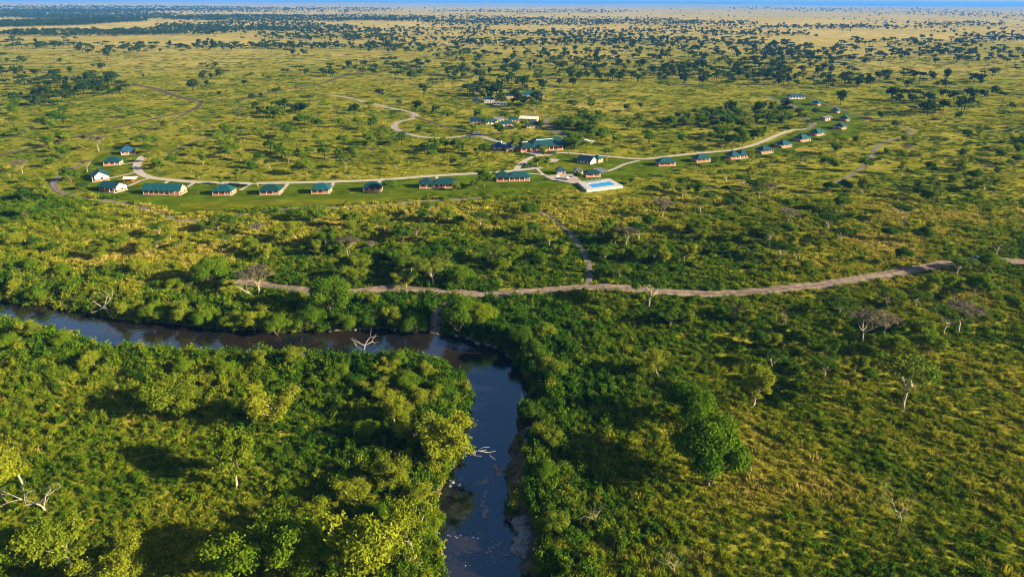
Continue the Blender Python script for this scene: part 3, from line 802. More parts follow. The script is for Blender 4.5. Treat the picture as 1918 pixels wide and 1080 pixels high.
def parasol(px, py, label, z=0.2):
    x, y = P(px, py)
    r = bpy.data.objects.new('parasol', None); C.objects.link(r); r.location = (x, y, z)
    tag(r, label, 'parasol', 'parasols on the terrace')
    mb = MB(); mb.tube([(0, 0, 0), (0, 0, 2.6)], [.05, .05]); mb.build('pole', M['wood'], r)
    mb = MB(); n = 8
    V = [(0, 0, 2.9)] + [(1.6 * math.cos(k * math.pi / 4), 1.6 * math.sin(k * math.pi / 4), 2.25) for k in range(n)] + [(0, 0, 2.8)] + [(1.6 * math.cos(k * math.pi / 4), 1.6 * math.sin(k * math.pi / 4), 2.15) for k in range(n)]
    mb.add(V, [(0, 1 + k, 1 + (k + 1) % n) for k in range(n)] + [(9, 10 + (k + 1) % n, 10 + k) for k in range(n)] + [(1 + k, 10 + k, 10 + (k + 1) % n, 1 + (k + 1) % n) for k in range(n)])
    mb.build('canopy', M['white'], r)
parasol(1043, 338, 'white parasol at the front edge of the pool terrace')
parasol(1062, 341, 'white parasol at the right corner of the pool terrace')
parasol(1087, 333, 'white parasol beside the changing hut')

# vehicles
def car_proto(paint, kind):
    root = bpy.data.objects.new('off_road_car' if kind == 'suv' else 'pickup_truck', None); C.objects.link(root)
    prof = [(-2.4, .45), (2.3, .45), (2.4, .9), (2.25, 1.12), (1.1, 1.22), (.55, 1.85), (-2.1, 1.88), (-2.4, 1.2)] if kind == 'suv' else \
           [(-2.7, .5), (2.5, .5), (2.6, .95), (2.4, 1.15), (1.3, 1.25), (.8, 1.85), (-.5, 1.88), (-.7, 1.2), (-2.7, 1.2)]
    mb = MB(); n = len(prof)
    def w(z): return .92 if z < 1.3 else .76
    V = [(x, -w(z), z) for x, z in prof] + [(x, w(z), z) for x, z in prof]
    mb.add(V, [tuple(range(n)), tuple(range(2 * n - 1, n - 1, -1))] + [(i, n + i, n + (i + 1) % n, (i + 1) % n) for i in range(n)])
    mb.build('body', paint, root)
    for s in (-1, 1):
        mb = MB(); a, b = (-1.9, .7) if kind == 'suv' else (-.4, .9)
        V = [(a, s * .925, 1.24), (b, s * .925, 1.24), (b - .35, s * .80, 1.72), (a + .08, s * .80, 1.72)]
        V2 = [(x, y - s * .02, z) for x, y, z in V]
        f = [(0, 1, 2, 3), (7, 6, 5, 4), (0, 4, 5, 1), (1, 5, 6, 2), (2, 6, 7, 3), (3, 7, 4, 0)]
        mb.add(V + V2, f); mb.build('side_window', M['glass'], root)
    mb = MB(); x1 = 1.08 if kind == 'suv' else 1.29; x2 = .6 if kind == 'suv' else .86
    mb.add([(x1, -.78, 1.27), (x1, .78, 1.27), (x2, .68, 1.80), (x2, -.68, 1.80), (x1 - .04, -.78, 1.23), (x1 - .04, .78, 1.23), (x2 - .04, .68, 1.76), (x2 - .04, -.68, 1.76)], [(0, 1, 2, 3), (7, 6, 5, 4), (0, 4, 5, 1), (1, 5, 6, 2), (2, 6, 7, 3), (3, 7, 4, 0)])
    mb.build('windscreen', M['glass'], root)
    for x in (-1.5, 1.5):
        for y in (-.88, .88):
            mb = MB(); mb.tube([(x, y - .12, .4), (x, y + .12, .4)], [.4, .4], 14); wh = mb.build('wheel', M['tyre'], root)
            mb = MB(); yy = y + (.121 if y > 0 else -.151); mb.tube([(x, yy, .4), (x, yy + .03, .4)], [.22, .22], 10); mb.build('rim', M['metal'], wh)
    for y in (-.65, .65):
        mb = MB(); xe = 2.36 if kind == 'suv' else 2.56; mb.box(xe, xe + .08, y - .14, y + .14, .82, .98); mb.build('headlight', M['metal'], root)
    return root
for (px, py, rz, pt, kind, lab) in [(1829, 490, 186, 'paintd', 'pickup', 'dark green pickup truck stopped on the dirt road beside a round tree'),
                                    (893, 252, 20, 'paintw', 'suv', 'white off-road car standing at the entrance road junction'),
                                    (880, 257.5, 4, 'paintd', 'pickup', 'dark truck parked beside the entrance road below the white car'),
                                    (1099, 267, 30, 'paintw', 'suv', 'white off-road car on the parking area right of the lodge'),
                                    (1086, 263, 100, 'paintg', 'suv', 'grey off-road car on the parking area right of the lodge')]:
    c = car_proto(M[pt], kind); x, y = P(px, py); c.location = (x, y, H(x, y) + (.36 if py > 400 else .14)); c.rotation_euler = (0, 0, R(rz)); tag(c, lab, 'pickup truck' if kind == 'pickup' else 'car')
# open sided shelter on the left lawn
x, y = P(246, 341); r = bpy.data.objects.new('garden_shelter', None); C.objects.link(r); r.location = (x, y, .05); r.rotation_euler = (0, 0, R(8))
tag(r, 'low open shelter with a pale roof on the lawn beside the white gabled cottage', 'shelter')
for (a, b) in ((-3, -1.3), (3, -1.3), (3, 1.3), (-3, 1.3)):
    mb = MB(); mb.box(a - .1, a + .1, b - .1, b + .1, 0, 2.0); mb.build('post', M['wood'], r)
mb = MB(); V, Fs = roof_mesh('roof', 6.4, 3, 2.05, .8, .2, False); mb.add(V, Fs); mb.build('roof', M['canvas'], r)
mb = MB(); mb.box(-2.6, 1.4, .4, 1.2, 0, 1.1); mb.build('counter', M['terra'], r)

# ------------------------------------------------------------------ vegetation protos
def leaf_quads(Cn, Nn, size, rg, aspect=0.55):
    n = len(Cn)
    r = rg.normal(size=(n, 3))
    t = np.cross(Nn, r); t /= np.linalg.norm(t, axis=1)[:, None] + 1e-9
    b = np.cross(Nn, t); b /= np.linalg.norm(b, axis=1)[:, None] + 1e-9
    s = (size * rg.uniform(.6, 1.35, n))[:, None]
    V = np.stack([Cn - t * s, Cn - b * s * aspect, Cn + t * s, Cn + b * s * aspect], 1).reshape(-1, 3)
    Fq = np.arange(4 * n).reshape(-1, 4)
    return V, Fq
def blob_leaves(blobs, per, size, rg, flat=0.45, ragged=0.25):
    """blobs: (center, radii). Leaves lie near each blob's surface and face outwards, rough edge"""
    VV = []; FF = []; A = []; base = 0
    for (c, r) in blobs:
        n = max(8, int(per * (r[0] * r[1] + r[0] * r[2]) ))
        d = rg.normal(size=(n, 3)); d /= np.linalg.norm(d, axis=1)[:, None]
        d[:, 2] = np.where(d[:, 2] < -0.35, -d[:, 2], d[:, 2])
        rad = 1 - np.abs(rg.normal(0, ragged, n)); rad = np.where(rg.random(n) < .12, 1 + rg.random(n) * ragged * 1.3, rad)
        pos = np.array(c) + d * np.array(r) * rad[:, None]
        nn = d / np.array(r); nn /= np.linalg.norm(nn, axis=1)[:, None]
        nn = nn + rg.normal(size=(n, 3)) * flat; nn /= np.linalg.norm(nn, axis=1)[:, None]
        V, Fq = leaf_quads(pos, nn, size, rg)
        VV.append(V); FF.append(Fq + base); base += len(V)
        bv = rg.random()
        A.append(np.clip(bv * .7 + rg.random(n) * .3, 0, 1))
    return np.concatenate(VV), np.concatenate(FF), np.concatenate(A)
def crown_mesh(name, blobs, per, size, mat, seed, **k):
    rg = np.random.default_rng(seed)
    V, Fq, A = blob_leaves(blobs, per, size, rg, **k)
    return mesh_np(name, V, [Fq], [mat], attr=A)
def limb(mb, a, b, ra, rb, rg, bend=.12, n=4, sides=5):
    a = np.array(a, float); b = np.array(b, float); L = np.linalg.norm(b - a)
    pts = []
    off = rg.normal(size=3) * L * bend
    for i in range(n + 1):
        t = i / n
        pts.append(a * (1 - t) + b * t + off * math.sin(math.pi * t) + (rg.normal(size=3) * L * .03 if 0 < i < n else 0))
    mb.tube(pts, [ra * (1 - i / n) + rb * i / n for i in range(n + 1)], sides)
    return pts
def acacia(seed, Hh=8.0, Rr=5.0, leaf=.24, mat='acacia', bark='palebark', per=150, layers=.10):
    rg = np.random.default_rng(seed)
    blobs = []; mb = MB()
    nl = rg.integers(5, 8)
    fork = np.array([rg.normal(0, .4), rg.normal(0, .4), Hh * .42])
    limb(mb, (0, 0, -.3), fork, .055 * Rr, .038 * Rr, rg, .06, sides=7)
    ph = rg.random() * 6.28
    for i in range(nl):
        a = ph + i * 2 * math.pi / nl + rg.normal(0, .25); rr = Rr * rg.uniform(.45, .72)
        e = np.array([math.cos(a) * rr, math.sin(a) * rr, Hh * rg.uniform(.78, .88)])
        p = limb(mb, fork, e, .028 * Rr, .008 * Rr, rg, .08)
        for k in range(3):
            e2 = e + np.array([rg.normal(0, .2) * Rr, rg.normal(0, .2) * Rr, Hh * .08]); limb(mb, p[2 + k % 2], e2, .012 * Rr, .004 * Rr, rg, .05, 2, 4)
            blobs.append((e2 + (0, 0, Hh * .02), (Rr * rg.uniform(.2, .33), Rr * rg.uniform(.2, .33), Hh * layers * rg.uniform(.6, 1.1))))
    for k in range(6):
        a = rg.random() * 6.28; q = Rr * .35 * math.sqrt(rg.random())
        blobs.append(((math.cos(a) * q, math.sin(a) * q, Hh * rg.uniform(.9, .98)), (Rr * rg.uniform(.22, .34),) * 2 + (Hh * layers,)))
    me = crown_mesh('crown', blobs, per, leaf, M[mat], seed + 1, flat=.5, ragged=.35)
    return me, mb.mesh('trunk', [M[bark]], True)
def roundtree(seed, Hh=8, Rr=4.5, leaf=.25, mat='broad', bark='bark', per=70, low=.25, nb=22):
    rg = np.random.default_rng(seed)
    mb = MB(); fork = np.array([rg.normal(0, .3), rg.normal(0, .3), Hh * low * 1.2])
    limb(mb, (0, 0, -.3), fork, .06 * Rr, .045 * Rr, rg, .05, sides=7)
    blobs = []
    for k in range(nb):
        u = rg.normal(size=3); u /= np.linalg.norm(u)
        if u[2] < -.25: u[2] = -u[2] * .5
        q = rg.uniform(.55, .8)
        c = np.array([u[0] * Rr * q, u[1] * Rr * q, Hh * (low + 1) / 2 + u[2] * Hh * (1 - low) / 2 * q])
        s = rg.uniform(.26, .42)
        blobs.append((c, (Rr * s, Rr * s, Hh * (1 - low) * .5 * s * 1.1)))
        if k < 8: limb(mb, fork, c, .025 * Rr, .006 * Rr, rg, .08)
    me = crown_mesh('crown', blobs, per, leaf, M[mat], seed + 1, flat=.55, ragged=.3)
    return me, mb.mesh('trunk', [M[bark]], True)
def feather(seed, Hh=9, Rr=5.0, leaf=.19, mat='lime', per=210, bark='palebark'):
    """open loose crown in drifting tiers"""
    rg = np.random.default_rng(seed); mb = MB(); blobs = []
    fork = np.array([rg.normal(0, .5), rg.normal(0, .5), Hh * .3])
    limb(mb, (0, 0, -.3), fork, .05 * Rr, .035 * Rr, rg, .08, sides=7)
    for i in range(7):
        a = rg.random() * 6.28; rr = Rr * rg.uniform(.3, .9)
        e = np.array([math.cos(a) * rr, math.sin(a) * rr, Hh * rg.uniform(.5, .95)])
        p = limb(mb, fork, e, .022 * Rr, .006 * Rr, rg, .12)
        for k in range(5):
            c = p[2 + k % 3] + rg.normal(size=3) * np.array([.16 * Rr, .16 * Rr, .06 * Hh])
            s = rg.uniform(.12, .26); blobs.append((c, (Rr * s * 1.2, Rr * s * 1.2, Hh * s * .42)))
    me = crown_mesh('crown', blobs, per, leaf, M[mat], seed + 1, flat=.8, ragged=.45)
    return me, mb.mesh('trunk', [M[bark]], True)
def bare(seed, Hh=7, spread=5, mat='deadwood', depth=4, lean=(0, 0), thick=.28):
    rg = np.random.default_rng(seed); mb = MB()
    def grow(p, d, L, r, dep):
        d = d / np.linalg.norm(d)
        pts = [p]; rad = [r]
        q = p
        for i in range(3):
            d = d + rg.normal(size=3) * .16; d /= np.linalg.norm(d)
            q = q + d * L / 3; pts.append(q); rad.append(r * (1 - .16 * (i + 1)))
        mb.tube(pts, rad, 5 if dep < 2 else 4)
        if dep >= depth: return
        for k in range(2 if dep else 4):
            s = pts[-1] if k < 2 else pts[1 + k % 3]
            nd = d + rg.normal(size=3) * np.array([.75, .75, .4]) + np.array([0, 0, .12])
            grow(s, nd, L * rg.uniform(.62, .85), r * .58, dep + 1)
    grow(np.array([0, 0, -.3]), np.array([lean[0], lean[1], 1.0]), Hh * .32, thick, 0)
    return mb.mesh('dead_tree', [M[mat]], True)
def shrub(seed, Hh=3.2, Rr=2.4, leaf=.21, mat='shrub', per=42, nb=12, palm=False):
    rg = np.random.default_rng(seed); blobs = []
    for k in range(nb):
        a = rg.random() * 6.28; q = Rr * .75 * math.sqrt(rg.random())
        z = Hh * rg.uniform(.25, .72) * (1 - .35 * q / Rr)
        s = rg.uniform(.3, .48)
        blobs.append(((math.cos(a) * q, math.sin(a) * q, z), (Rr * s, Rr * s, Hh * s * .75)))
    return crown_mesh('shrub', blobs, per, leaf, M[mat], seed + 1, flat=.6, ragged=.35)

def join_mesh(name, a, b):
    """crown + trunk in one mesh (for copies too small to show parts)"""
    va = np.zeros(len(a.vertices) * 3, np.float32); a.vertices.foreach_get('co', va)
    vb = np.zeros(len(b.vertices) * 3, np.float32); b.vertices.foreach_get('co', vb)
    me = bpy.data.meshes.new(name)
    import bmesh
    bm = bmesh.new(); bm.from_mesh(a); na = len(bm.faces); bm.from_mesh(b); bm.faces.ensure_lookup_table()
    for f in bm.faces[na:]: f.material_index = 1
    bm.to_mesh(me); bm.free()
    me.materials.clear(); me.materials.append(a.materials[0]); me.materials.append(b.materials[0])
    return me

PRO = {
 'acacia': [acacia(100 + i, 7.5, 5.2) for i in range(5)],
 'greyacacia': [acacia(130 + i, 7.0, 4.8, .22, 'grey', 'palebark', 75, .08) for i in range(2)],
 'round': [roundtree(200 + i) for i in range(5)],
 'dense': [roundtree(240 + i, 8, 4.5, .19, 'dense', 'bark', 150, .10, 30) for i in range(3)],
 'lime': [feather(300 + i) for i in range(4)],
 'green': [feather(340 + i, 9, 5, .20, 'dense', 260, 'bark') for i in range(3)],
}
PSH = [shrub(400 + i, *hr) for i, hr in enumerate([(3.2, 2.4), (2.6, 2.6), (4.0, 2.2), (3.0, 3.0), (2.2, 2.0), (3.6, 2.8)])]
LM = [(240, 283, 'the top left cottage'), (189, 330, 'the white gabled cottage'), (310, 358, 'the long front row building'), (422, 360, 'the first small front cottage'), (510, 358, 'the second small front cottage'),
 (603, 356, 'the third small front cottage'), (700, 353, 'the fourth small front cottage'), (822, 347, 'the stepped guest house'), (959, 333, 'the right guest house'), (1015, 272, 'the main lodge'), (1125, 345, 'the swimming pool'),
 (1246, 306, 'the nearest right row cottage'), (1379, 293, 'the widest right row cottage'), (1467, 272, 'the fifth right row cottage'), (1575, 235, 'the rightmost pair of cottages'), (1488, 182, 'the farthest right house'), (1529, 195, 'the second farthest house'),
 (960, 180, 'the far homestead'), (900, 230, 'the leftmost staff shed'), (1000, 238, 'the teal staff house'), (745, 230, 'the entrance road bend'), (875, 255, 'the entrance road junction'), (1040, 230, 'the turning loop'),
 (377, 190, 'the upper left junction'), (200, 243, 'the middle of the left track'), (70, 134, 'the start of the left track'), (104, 348, 'the left perimeter corner'), (350, 272, 'the short track inside the loop'),
 (1636, 280, 'the right perimeter bend'), (1706, 245, 'the right perimeter tip'), (1745, 158, 'the far right track'), (1104, 520, 'the side track junction'), (1058, 428, 'the top of the side track'),
 (1213, 540, 'the acacia over the dirt road'), (1450, 545, 'the right part of the dirt road'), (1700, 508, 'the rising part of the dirt road'), (1829, 488, 'the pickup truck'), (720, 545, 'the left part of the dirt road'), (960, 550, 'mid dirt road'),
 (485, 540, 'the left end of the dirt road'), (622, 550, 'the big bank tree'), (862, 590, 'the tall river bend tree'), (205, 550, 'the forked dead tree'), (680, 635, 'the dead tree by the water'), (80, 920, 'the white dead tree'), (440, 870, 'the lone lower left tree'),
 (512, 1000, 'the big feathery bottom tree'), (318, 730, 'the wide yellow-green tree'), (840, 810, 'the leaning river tree'), (1325, 840, 'the big dense green tree'), (1408, 725, 'the feathery slope tree'), (1232, 680, 'the small light slope tree'),
 (1690, 710, 'the dark umbrella acacia'), (1615, 605, 'the brown umbrella acacia'), (1795, 580, 'the grey flat-crowned acacia'), (1690, 930, 'the leafless lower right acacia'), (1115, 960, 'the grey leafless bush'), (930, 1030, 'the rapids'), (907, 940, 'the midstream rocks'),
 (930, 650, 'the river bend'), (60, 590, 'the left end of the river'), (400, 640, 'the upper river'), (532, 430, 'the bright lone plain tree'), (655, 470, 'the pale bare tree'), (40, 463, 'the left edge tree'), (398, 510, 'the dark wide crowned tree'),
 (1457, 465, 'the wide plain acacia'), (1573, 440, 'the flat plain acacia'), (1240, 385, 'the pale acacia below the pool'), (812, 505, 'the wide acacia above the road'), (573, 315, 'the dark round loop tree'), (1375, 265, 'the dark tree by the right road'), (820, 1050, 'the bottom left bank')]
def region(px, py):
    b = min(LM, key=lambda q: (q[0] - px) ** 2 + ((q[1] - py) * 1.7) ** 2)
    dx, dy = px - b[0], (py - b[1]) * 1.7
    d = math.hypot(dx, dy)
    how = 'just' if d < 28 else 'a little' if d < 60 else '' if d < 110 else 'well' if d < 180 else 'far'
    side = ('right of' if dx > 0 else 'left of') if abs(dx) > abs(dy) else ('in front of' if dy > 0 else 'behind')
    return ('%s %s %s' % (how, side, b[2])).strip()
PLACED = []
def tree(px, py, kind, scale, label, name='tree', cat='tree', group=None, var=None, zs=1.0, world=None, parts=True, rz=None):
    x, y = world if world is not None else P(px, py)
    v = (rnd.randrange(len(PRO[kind])) if var is None else var) % len(PRO[kind])
    cr, tr = PRO[kind][v]
    r = bpy.data.objects.new(name, None); C.objects.link(r)
    r.location = (x, y, H(x, y)); r.rotation_euler = (0, 0, rnd.random() * 6.28 if rz is None else rz); r.scale = (scale, scale, scale * zs)
    link('crown', cr, r); link('trunk', tr, r)
    tag(r, label, cat, group)
    PLACED.append((x, y, 4.0 * scale))
    return r
# individually observed trees: pixel of the trunk foot, kind, scale, label
OBS = [
 (45, 912, 'lime', 1.0, 'yellow-green tree with thin pale stem behind the white dead tree at the left edge', 1),
 (440, 915, 'lime', 1.15, 'loose yellow-green tree with a pale trunk standing alone in the lower left scrub', 1),
 (512, 1080, 'green', 1.3, 'big feathery green tree at the bottom, left of the river', .95),
 (130, 1075, 'lime', 1.25, 'broad yellow-green tree filling the bottom left corner', .8),
 (590, 1005, 'lime', .7, 'small brownish-yellow tree right above the big feathery tree', 1),
 (318, 772, 'lime', 1.25, 'wide bright yellow-green tree in the scrub left of centre below the river', .8),
 (515, 795, 'lime', 1.1, 'lime green tree with slanting pale branches between scrub and river thicket', 1),
 (690, 1075, 'lime', 1.5, 'bright yellow rounded tree at the bottom just left of the river mouth', 1),
 (775, 1045, 'lime', 1.0, 'yellow-green tree with a bare white trunk on the left bank at the bottom', 1.1),
 (1325, 905, 'round', 1.5, 'big dense bright green tree standing right of the lower river', 1),
 (1285, 800, 'round', 1.15, 'rounded green tree just above and left of the big dense tree', 1),
 (1232, 708, 'lime', .75, 'small light green tree above the rounded green tree right of the river', 1),
 (1408, 762, 'lime', 1.0, 'feathery light green tree with thin pale trunk right of the rounded tree', 1),
 (1688, 768, 'acacia', 1.2, 'dark green umbrella acacia with pale trunk on the right slope', 1.2),
 (1615, 645, 'greyacacia', .95, 'pale brown umbrella acacia with forked white trunk below the dirt road', 1.2),
 (1655, 628, 'greyacacia', .75, 'small straw-coloured acacia touching the pale brown one', 1.2),
 (1767, 628, 'acacia', .95, 'flat green acacia with leaning trunk left of the grey crowned one', 1.15),
 (1795, 622, 'greyacacia', 1.2, 'grey flat-crowned acacia with white trunk at the right', 1.0),
 (1570, 592, 'acacia', .85, 'low flat dark green acacia left of the pale brown umbrella acacia', .8),
 (1400, 603, 'lime', .6, 'small green tree with thin trunk just below the dirt road', 1),
 (1213, 577, 'acacia', 1.15, 'acacia with white trunk whose crown covers the dirt road', 1.2),
 (1160, 522, 'acacia', .8, 'low dark acacia on the far side of the dirt road near the side track', .7),
 (862, 622, 'round', 1.25, 'tall dark green tree at the river bend under the dirt road', 1.2),
 (622, 592, 'round', 1.35, 'big bushy green tree on the far river bank covering the dirt road', 1.2),
 (580, 600, 'round', 1.0, 'rounded green tree on the far bank left of the big bushy one', 1),
 (668, 528, 'lime', 1.1, 'light green tree with white forked trunk above the dirt road', 1),
 (812, 537, 'acacia', 1.15, 'wide light-crowned acacia on the upper edge of the dirt road', 1),
 (760, 540, 'lime', .8, 'smaller light green tree left of the wide acacia above the road', .9),
 (864, 535, 'round', .95, 'rounded dark green tree right of the wide acacia above the road', 1),
 (532, 458, 'lime', .85, 'bright yellow-green tree alone on the plain below the perimeter track', 1.15),
 (505, 485, 'lime', .7, 'yellow shrubby tree below the bright lone tree on the plain', 1),
 (255, 516, 'lime', .75, 'small light green tree with pale forked stem above the left river bank', 1),
 (205, 512, 'lime', .6, 'thin small tree left of the forked one above the left river bank', 1),
 (40, 463, 'lime', .75, 'pale green small tree near the left edge above the river', 1),
 (484, 552, 'greyacacia', 1.35, 'wide greenish-grey acacia with white fallen limbs at the left end of the dirt road', .9),
 (398, 535, 'round', 1.5, 'dark green wide crowned tree left of the end of the dirt road', .8),
 (1792, 515, 'acacia', 1.0, 'wide dark green acacia whose crown hides a stretch of dirt road at the right', .8),
 (1850, 510, 'round', .95, 'round green tree beside the pickup truck on the dirt road', .9),
 (1689, 495, 'round', .75, 'green tree with dark trunk just above the dirt road at the right', 1.1),
 (1573, 455, 'acacia', .85, 'flat dark acacia in the right plain above the dirt road', .9),
 (1457, 490, 'acacia', 1.0, 'wide dark green acacia left of centre in the right plain above the dirt road', .9),
 (1510, 507, 'round', .5, 'low round green bush-like tree between the wide acacia and the dirt road', .9),
 (1240, 408, 'greyacacia', 1.1, 'pale grey-green acacia in the plain below the pool', 1),
 (1312, 400, 'acacia', .8, 'small flat acacia right of the pale grey-green one below the pool', 1),
 (1475, 420, 'greyacacia', .9, 'greyish acacia in the middle of the right plain', 1),
 (1028, 462, 'lime', .9, 'light tree with pale trunk at the top end of the side track', 1),
 (1047, 488, 'lime', .8, 'light green tree left of the bend in the side track', 1),
 (968, 446, 'lime', .95, 'pale trunked tree in the thicket left of the side track', 1),
 (1006, 492, 'round', .65, 'round bright green bush-like tree left of the side track', .9),
 (42, 326, 'greyacacia', 1.0, 'grey-green acacia at the left edge level with the cottages', 1),
 (44, 256, 'round', 1.05, 'dark round tree near the left edge above the tracks', .9),
 (133, 342, 'round', 1.0, 'round green tree just inside the perimeter track at the far left', .9),
 (156, 356, 'round', .7, 'smaller green tree right of the round one inside the perimeter track', .8),
 (164, 322, 'greyacacia', .8, 'grey tree with thick white trunk left of the cottages', 1.1),
 (186, 284, 'greyacacia', 1.2, 'bare looking grey-green tree above the left cottages', 1.1),
 (273, 280, 'round', 1.3, 'largest dark tree behind the top left cottage', .9),
 (290, 277, 'round', 1.1, 'dark tree right of the largest one behind the top left cottage', .9),
 (257, 272, 'round', .8, 'smaller dark tree left of the largest one behind the top left cottage', .9),
 (298, 318, 'green', .8, 'ragged dark green tree inside the left bend of the pale road', 1),
 (324, 313, 'round', .85, 'rounded light tree inside the left bend of the pale road', 1.1),
 (448, 335, 'lime', .65, 'small bright tree on the upper edge of the pale road, left part', 1),
 (484, 350, 'lime', .85, 'bright tree leaning over the pale road between two front cottages', .9),
 (418, 346, 'lime', .5, 'little tree just below the pale road above the small left cottage', 1),
 (573, 328, 'round', 1.25, 'dark round tree above the pale road in the middle of the left loop', .9),
 (560, 329, 'round', .9, 'dark tree touching the round one above the pale road', .9),
 (733, 362, 'round', .95, 'round drooping green tree at the right end of the cottage in the front row', .9),
 (907, 351, 'green', 1.1, 'tall ragged dark tree left of the right-hand guest house', 1.1),
 (892, 354, 'round', .8, 'dark bush-like tree left of the right-hand guest house', .8),
 (850, 357, 'lime', .6, 'small lime tree at the front right corner of the stepped guest house', 1),
 (960, 285, 'lime', .95, 'lime green tree in front of the left wings of the main lodge', 1.3),
 (1066, 290, 'green', 1.15, 'tallest green tree at the right end of the main lodge', 1.2),
 (1078, 281, 'green', 1.0, 'tall green tree behind the tallest one at the lodge', 1.2),
 (1072, 268, 'round', 1.0, 'round tree at the parking area behind the lodge', 1),
 (1020, 293, 'lime', .7, 'small lime tree in front of the middle of the lodge', 1.1),
 (1006, 310, 'lime', .7, 'small tree with pale trunk beside the curving lodge drive', 1),
 (1027, 313, 'lime', .7, 'small tree with pale trunk on the lawn right of the garden path', 1),
 (1137, 302, 'acacia', .75, 'umbrella tree with dark trunk beside the road above the pool house', 1.2),
 (1083, 338, 'round', .6, 'small dark tree at the corner of the pool terrace', 1),
 (1182, 344, 'green', .5, 'dark bushy tree right of the pool', .8),
 (1336, 312, 'green', .7, 'palm-like bush right of the second cottage in the right row', 1.0),
 (1403, 303, 'lime', .7, 'yellow-green tree right of the widest cottage in the right row', 1.1),
 (1372, 281, 'round', 1.3, 'dark round tree on the upper side of the right road', 1),
 (1391, 277, 'round', 1.1, 'dark tree right of the round one on the upper side of the right road', 1),
 (1352, 284, 'acacia', .8, 'dark tree left of the round one on the upper side of the right road', 1),
 (1527, 220, 'round', .9, 'tree at the middle of the right bend between the sheds', 1.1),
 (1503, 232, 'round', 1.2, 'bushy tree just left of the right road bend', 1),
 (1515, 243, 'acacia', .9, 'tree at the junction of the right road', 1),
 (934, 224, 'bare0', .8, 'dark curved bare tree rising behind the grey boxy staff building', 1),
 (1001, 214, 'acacia', 1.2, 'wide acacia with pale trunk in front of the far homestead', 1.1),
 (948, 226, 'round', .9, 'green tree among the staff buildings', 1),
 (965, 243, 'lime', .8, 'yellow-green tree in front of the staff buildings', .9),
 (983, 240, 'round', .8, 'dark tree left of the teal-roofed house at the end of the staff row', 1),
 (1012, 240, 'round', .6, 'small dark tree right of the teal-roofed house in the staff row', 1.2),
 (935, 255, 'green', .9, 'tall slender dark tree between staff buildings and entrance road', 1.3),
]
for i, (px, py, kind, s, lab, zs) in enumerate(OBS):
    if kind == 'round' and py > 500: kind = 'dense'
    if py > 640: s *= 1.15
    if kind == 'bare0': continue
    nm = {'acacia': 'acacia_tree', 'greyacacia': 'acacia_tree', 'round': 'broadleaf_tree', 'dense': 'broadleaf_tree', 'lime': 'savanna_tree', 'green': 'feathery_tree'}[kind]
    tree(px, py, kind, s, lab, nm, 'tree', None, None, zs)
RIV = [(748, 690, 'dense', .6), (795, 712, 'lime', .55), (825, 745, 'dense', .55), (725, 700, 'lime', .6), (760, 735, 'dense', .8), (800, 760, 'lime', .8), (700, 745, 'lime', .75), (735, 800, 'lime', .95), (690, 820, 'dense', .6),
 (775, 830, 'lime', .85), (668, 950, 'lime', .8), (735, 915, 'lime', .9), (770, 960, 'lime', .8), (700, 985, 'dense', .7), (650, 1045, 'dense', .8), (800, 1010, 'dense', .6), (640, 705, 'dense', .5), (560, 690, 'lime', .7), (490, 690, 'lime', .6),
 (300, 665, 'dense', .5), (60, 640, 'lime', .8), (120, 655, 'dense', .6), (180, 690, 'lime', .65), (20, 655, 'dense', .7), (345, 700, 'dense', .6), (425, 705, 'dense', .6),
 (20, 548, 'lime', .8), (70, 555, 'dense', .7), (150, 565, 'lime', .6), (240, 580, 'lime', .8), (290, 588, 'dense', .9), (345, 590, 'lime', .9), (380, 597, 'dense', .8), (430, 603, 'dense', .9), (475, 602, 'lime', 1.0), (520, 608, 'dense', 1.0),
 (560, 603, 'dense', .8), (650, 600, 'dense', .8), (690, 598, 'dense', .8), (735, 605, 'lime', .9), (775, 608, 'dense', .9), (905, 610, 'dense', 1.0), (945, 630, 'round', .9), (975, 650, 'dense', .8), (1000, 680, 'round', .8), (1020, 640, 'round', .7),
 (1040, 715, 'round', .7), (995, 790, 'round', .6), (1035, 840, 'round', .55), (1020, 900, 'dense', .6), (1040, 1000, 'round', .6),
 (120, 520, 'dense', .7), (60, 505, 'dense', .6), (330, 545, 'dense', .7), (440, 560, 'lime', .8), (550, 575, 'dense', .6), (700, 575, 'lime', .7), (230, 1090, 'lime', 1.1), (30, 1060, 'dense', 1.0), (580, 1075, 'dense', 1.1), (450, 1060, 'dense', .9)]
for i, (px, py, kind, s, ) in enumerate(RIV):
    lab = '%s %s tree %s' % ('larger' if s > .75 else 'smaller', {'dense': 'dense bright green', 'lime': 'loose yellow-green', 'round': 'dark dense'}[kind], region(px, py))
    tree(px, py, kind, s, lab, {'dense': 'broadleaf_tree', 'lime': 'savanna_tree', 'round': 'broadleaf_tree'}[kind], 'tree', 'trees of the river belt', None, rnd.uniform(.75, 1.05))
# the overhanging tree on the river bank
r = tree(815, 862, 'lime', 1.45, 'large yellow-green tree leaning from the left bank out over the river, bare branch tip', 'leaning_tree', 'tree', None, 1, .9)
r.rotation_euler = (0, R(14), 0)
rg = np.random.default_rng(5); mb = MB()
e = limb(mb, (.5, 0, 3.2), (7.4, .3, 3.6), .12, .04, rg, .05, 5)
for k in range(7): limb(mb, e[3 + k % 3], e[3 + k % 3] + np.array([rg.uniform(.5, 2), rg.normal(0, 1.2), rg.uniform(-.4, .5)]), .05, .015, rg, .1, 2, 4)
mb.build('bare_branch', M['deadwood'], r, smooth=True)
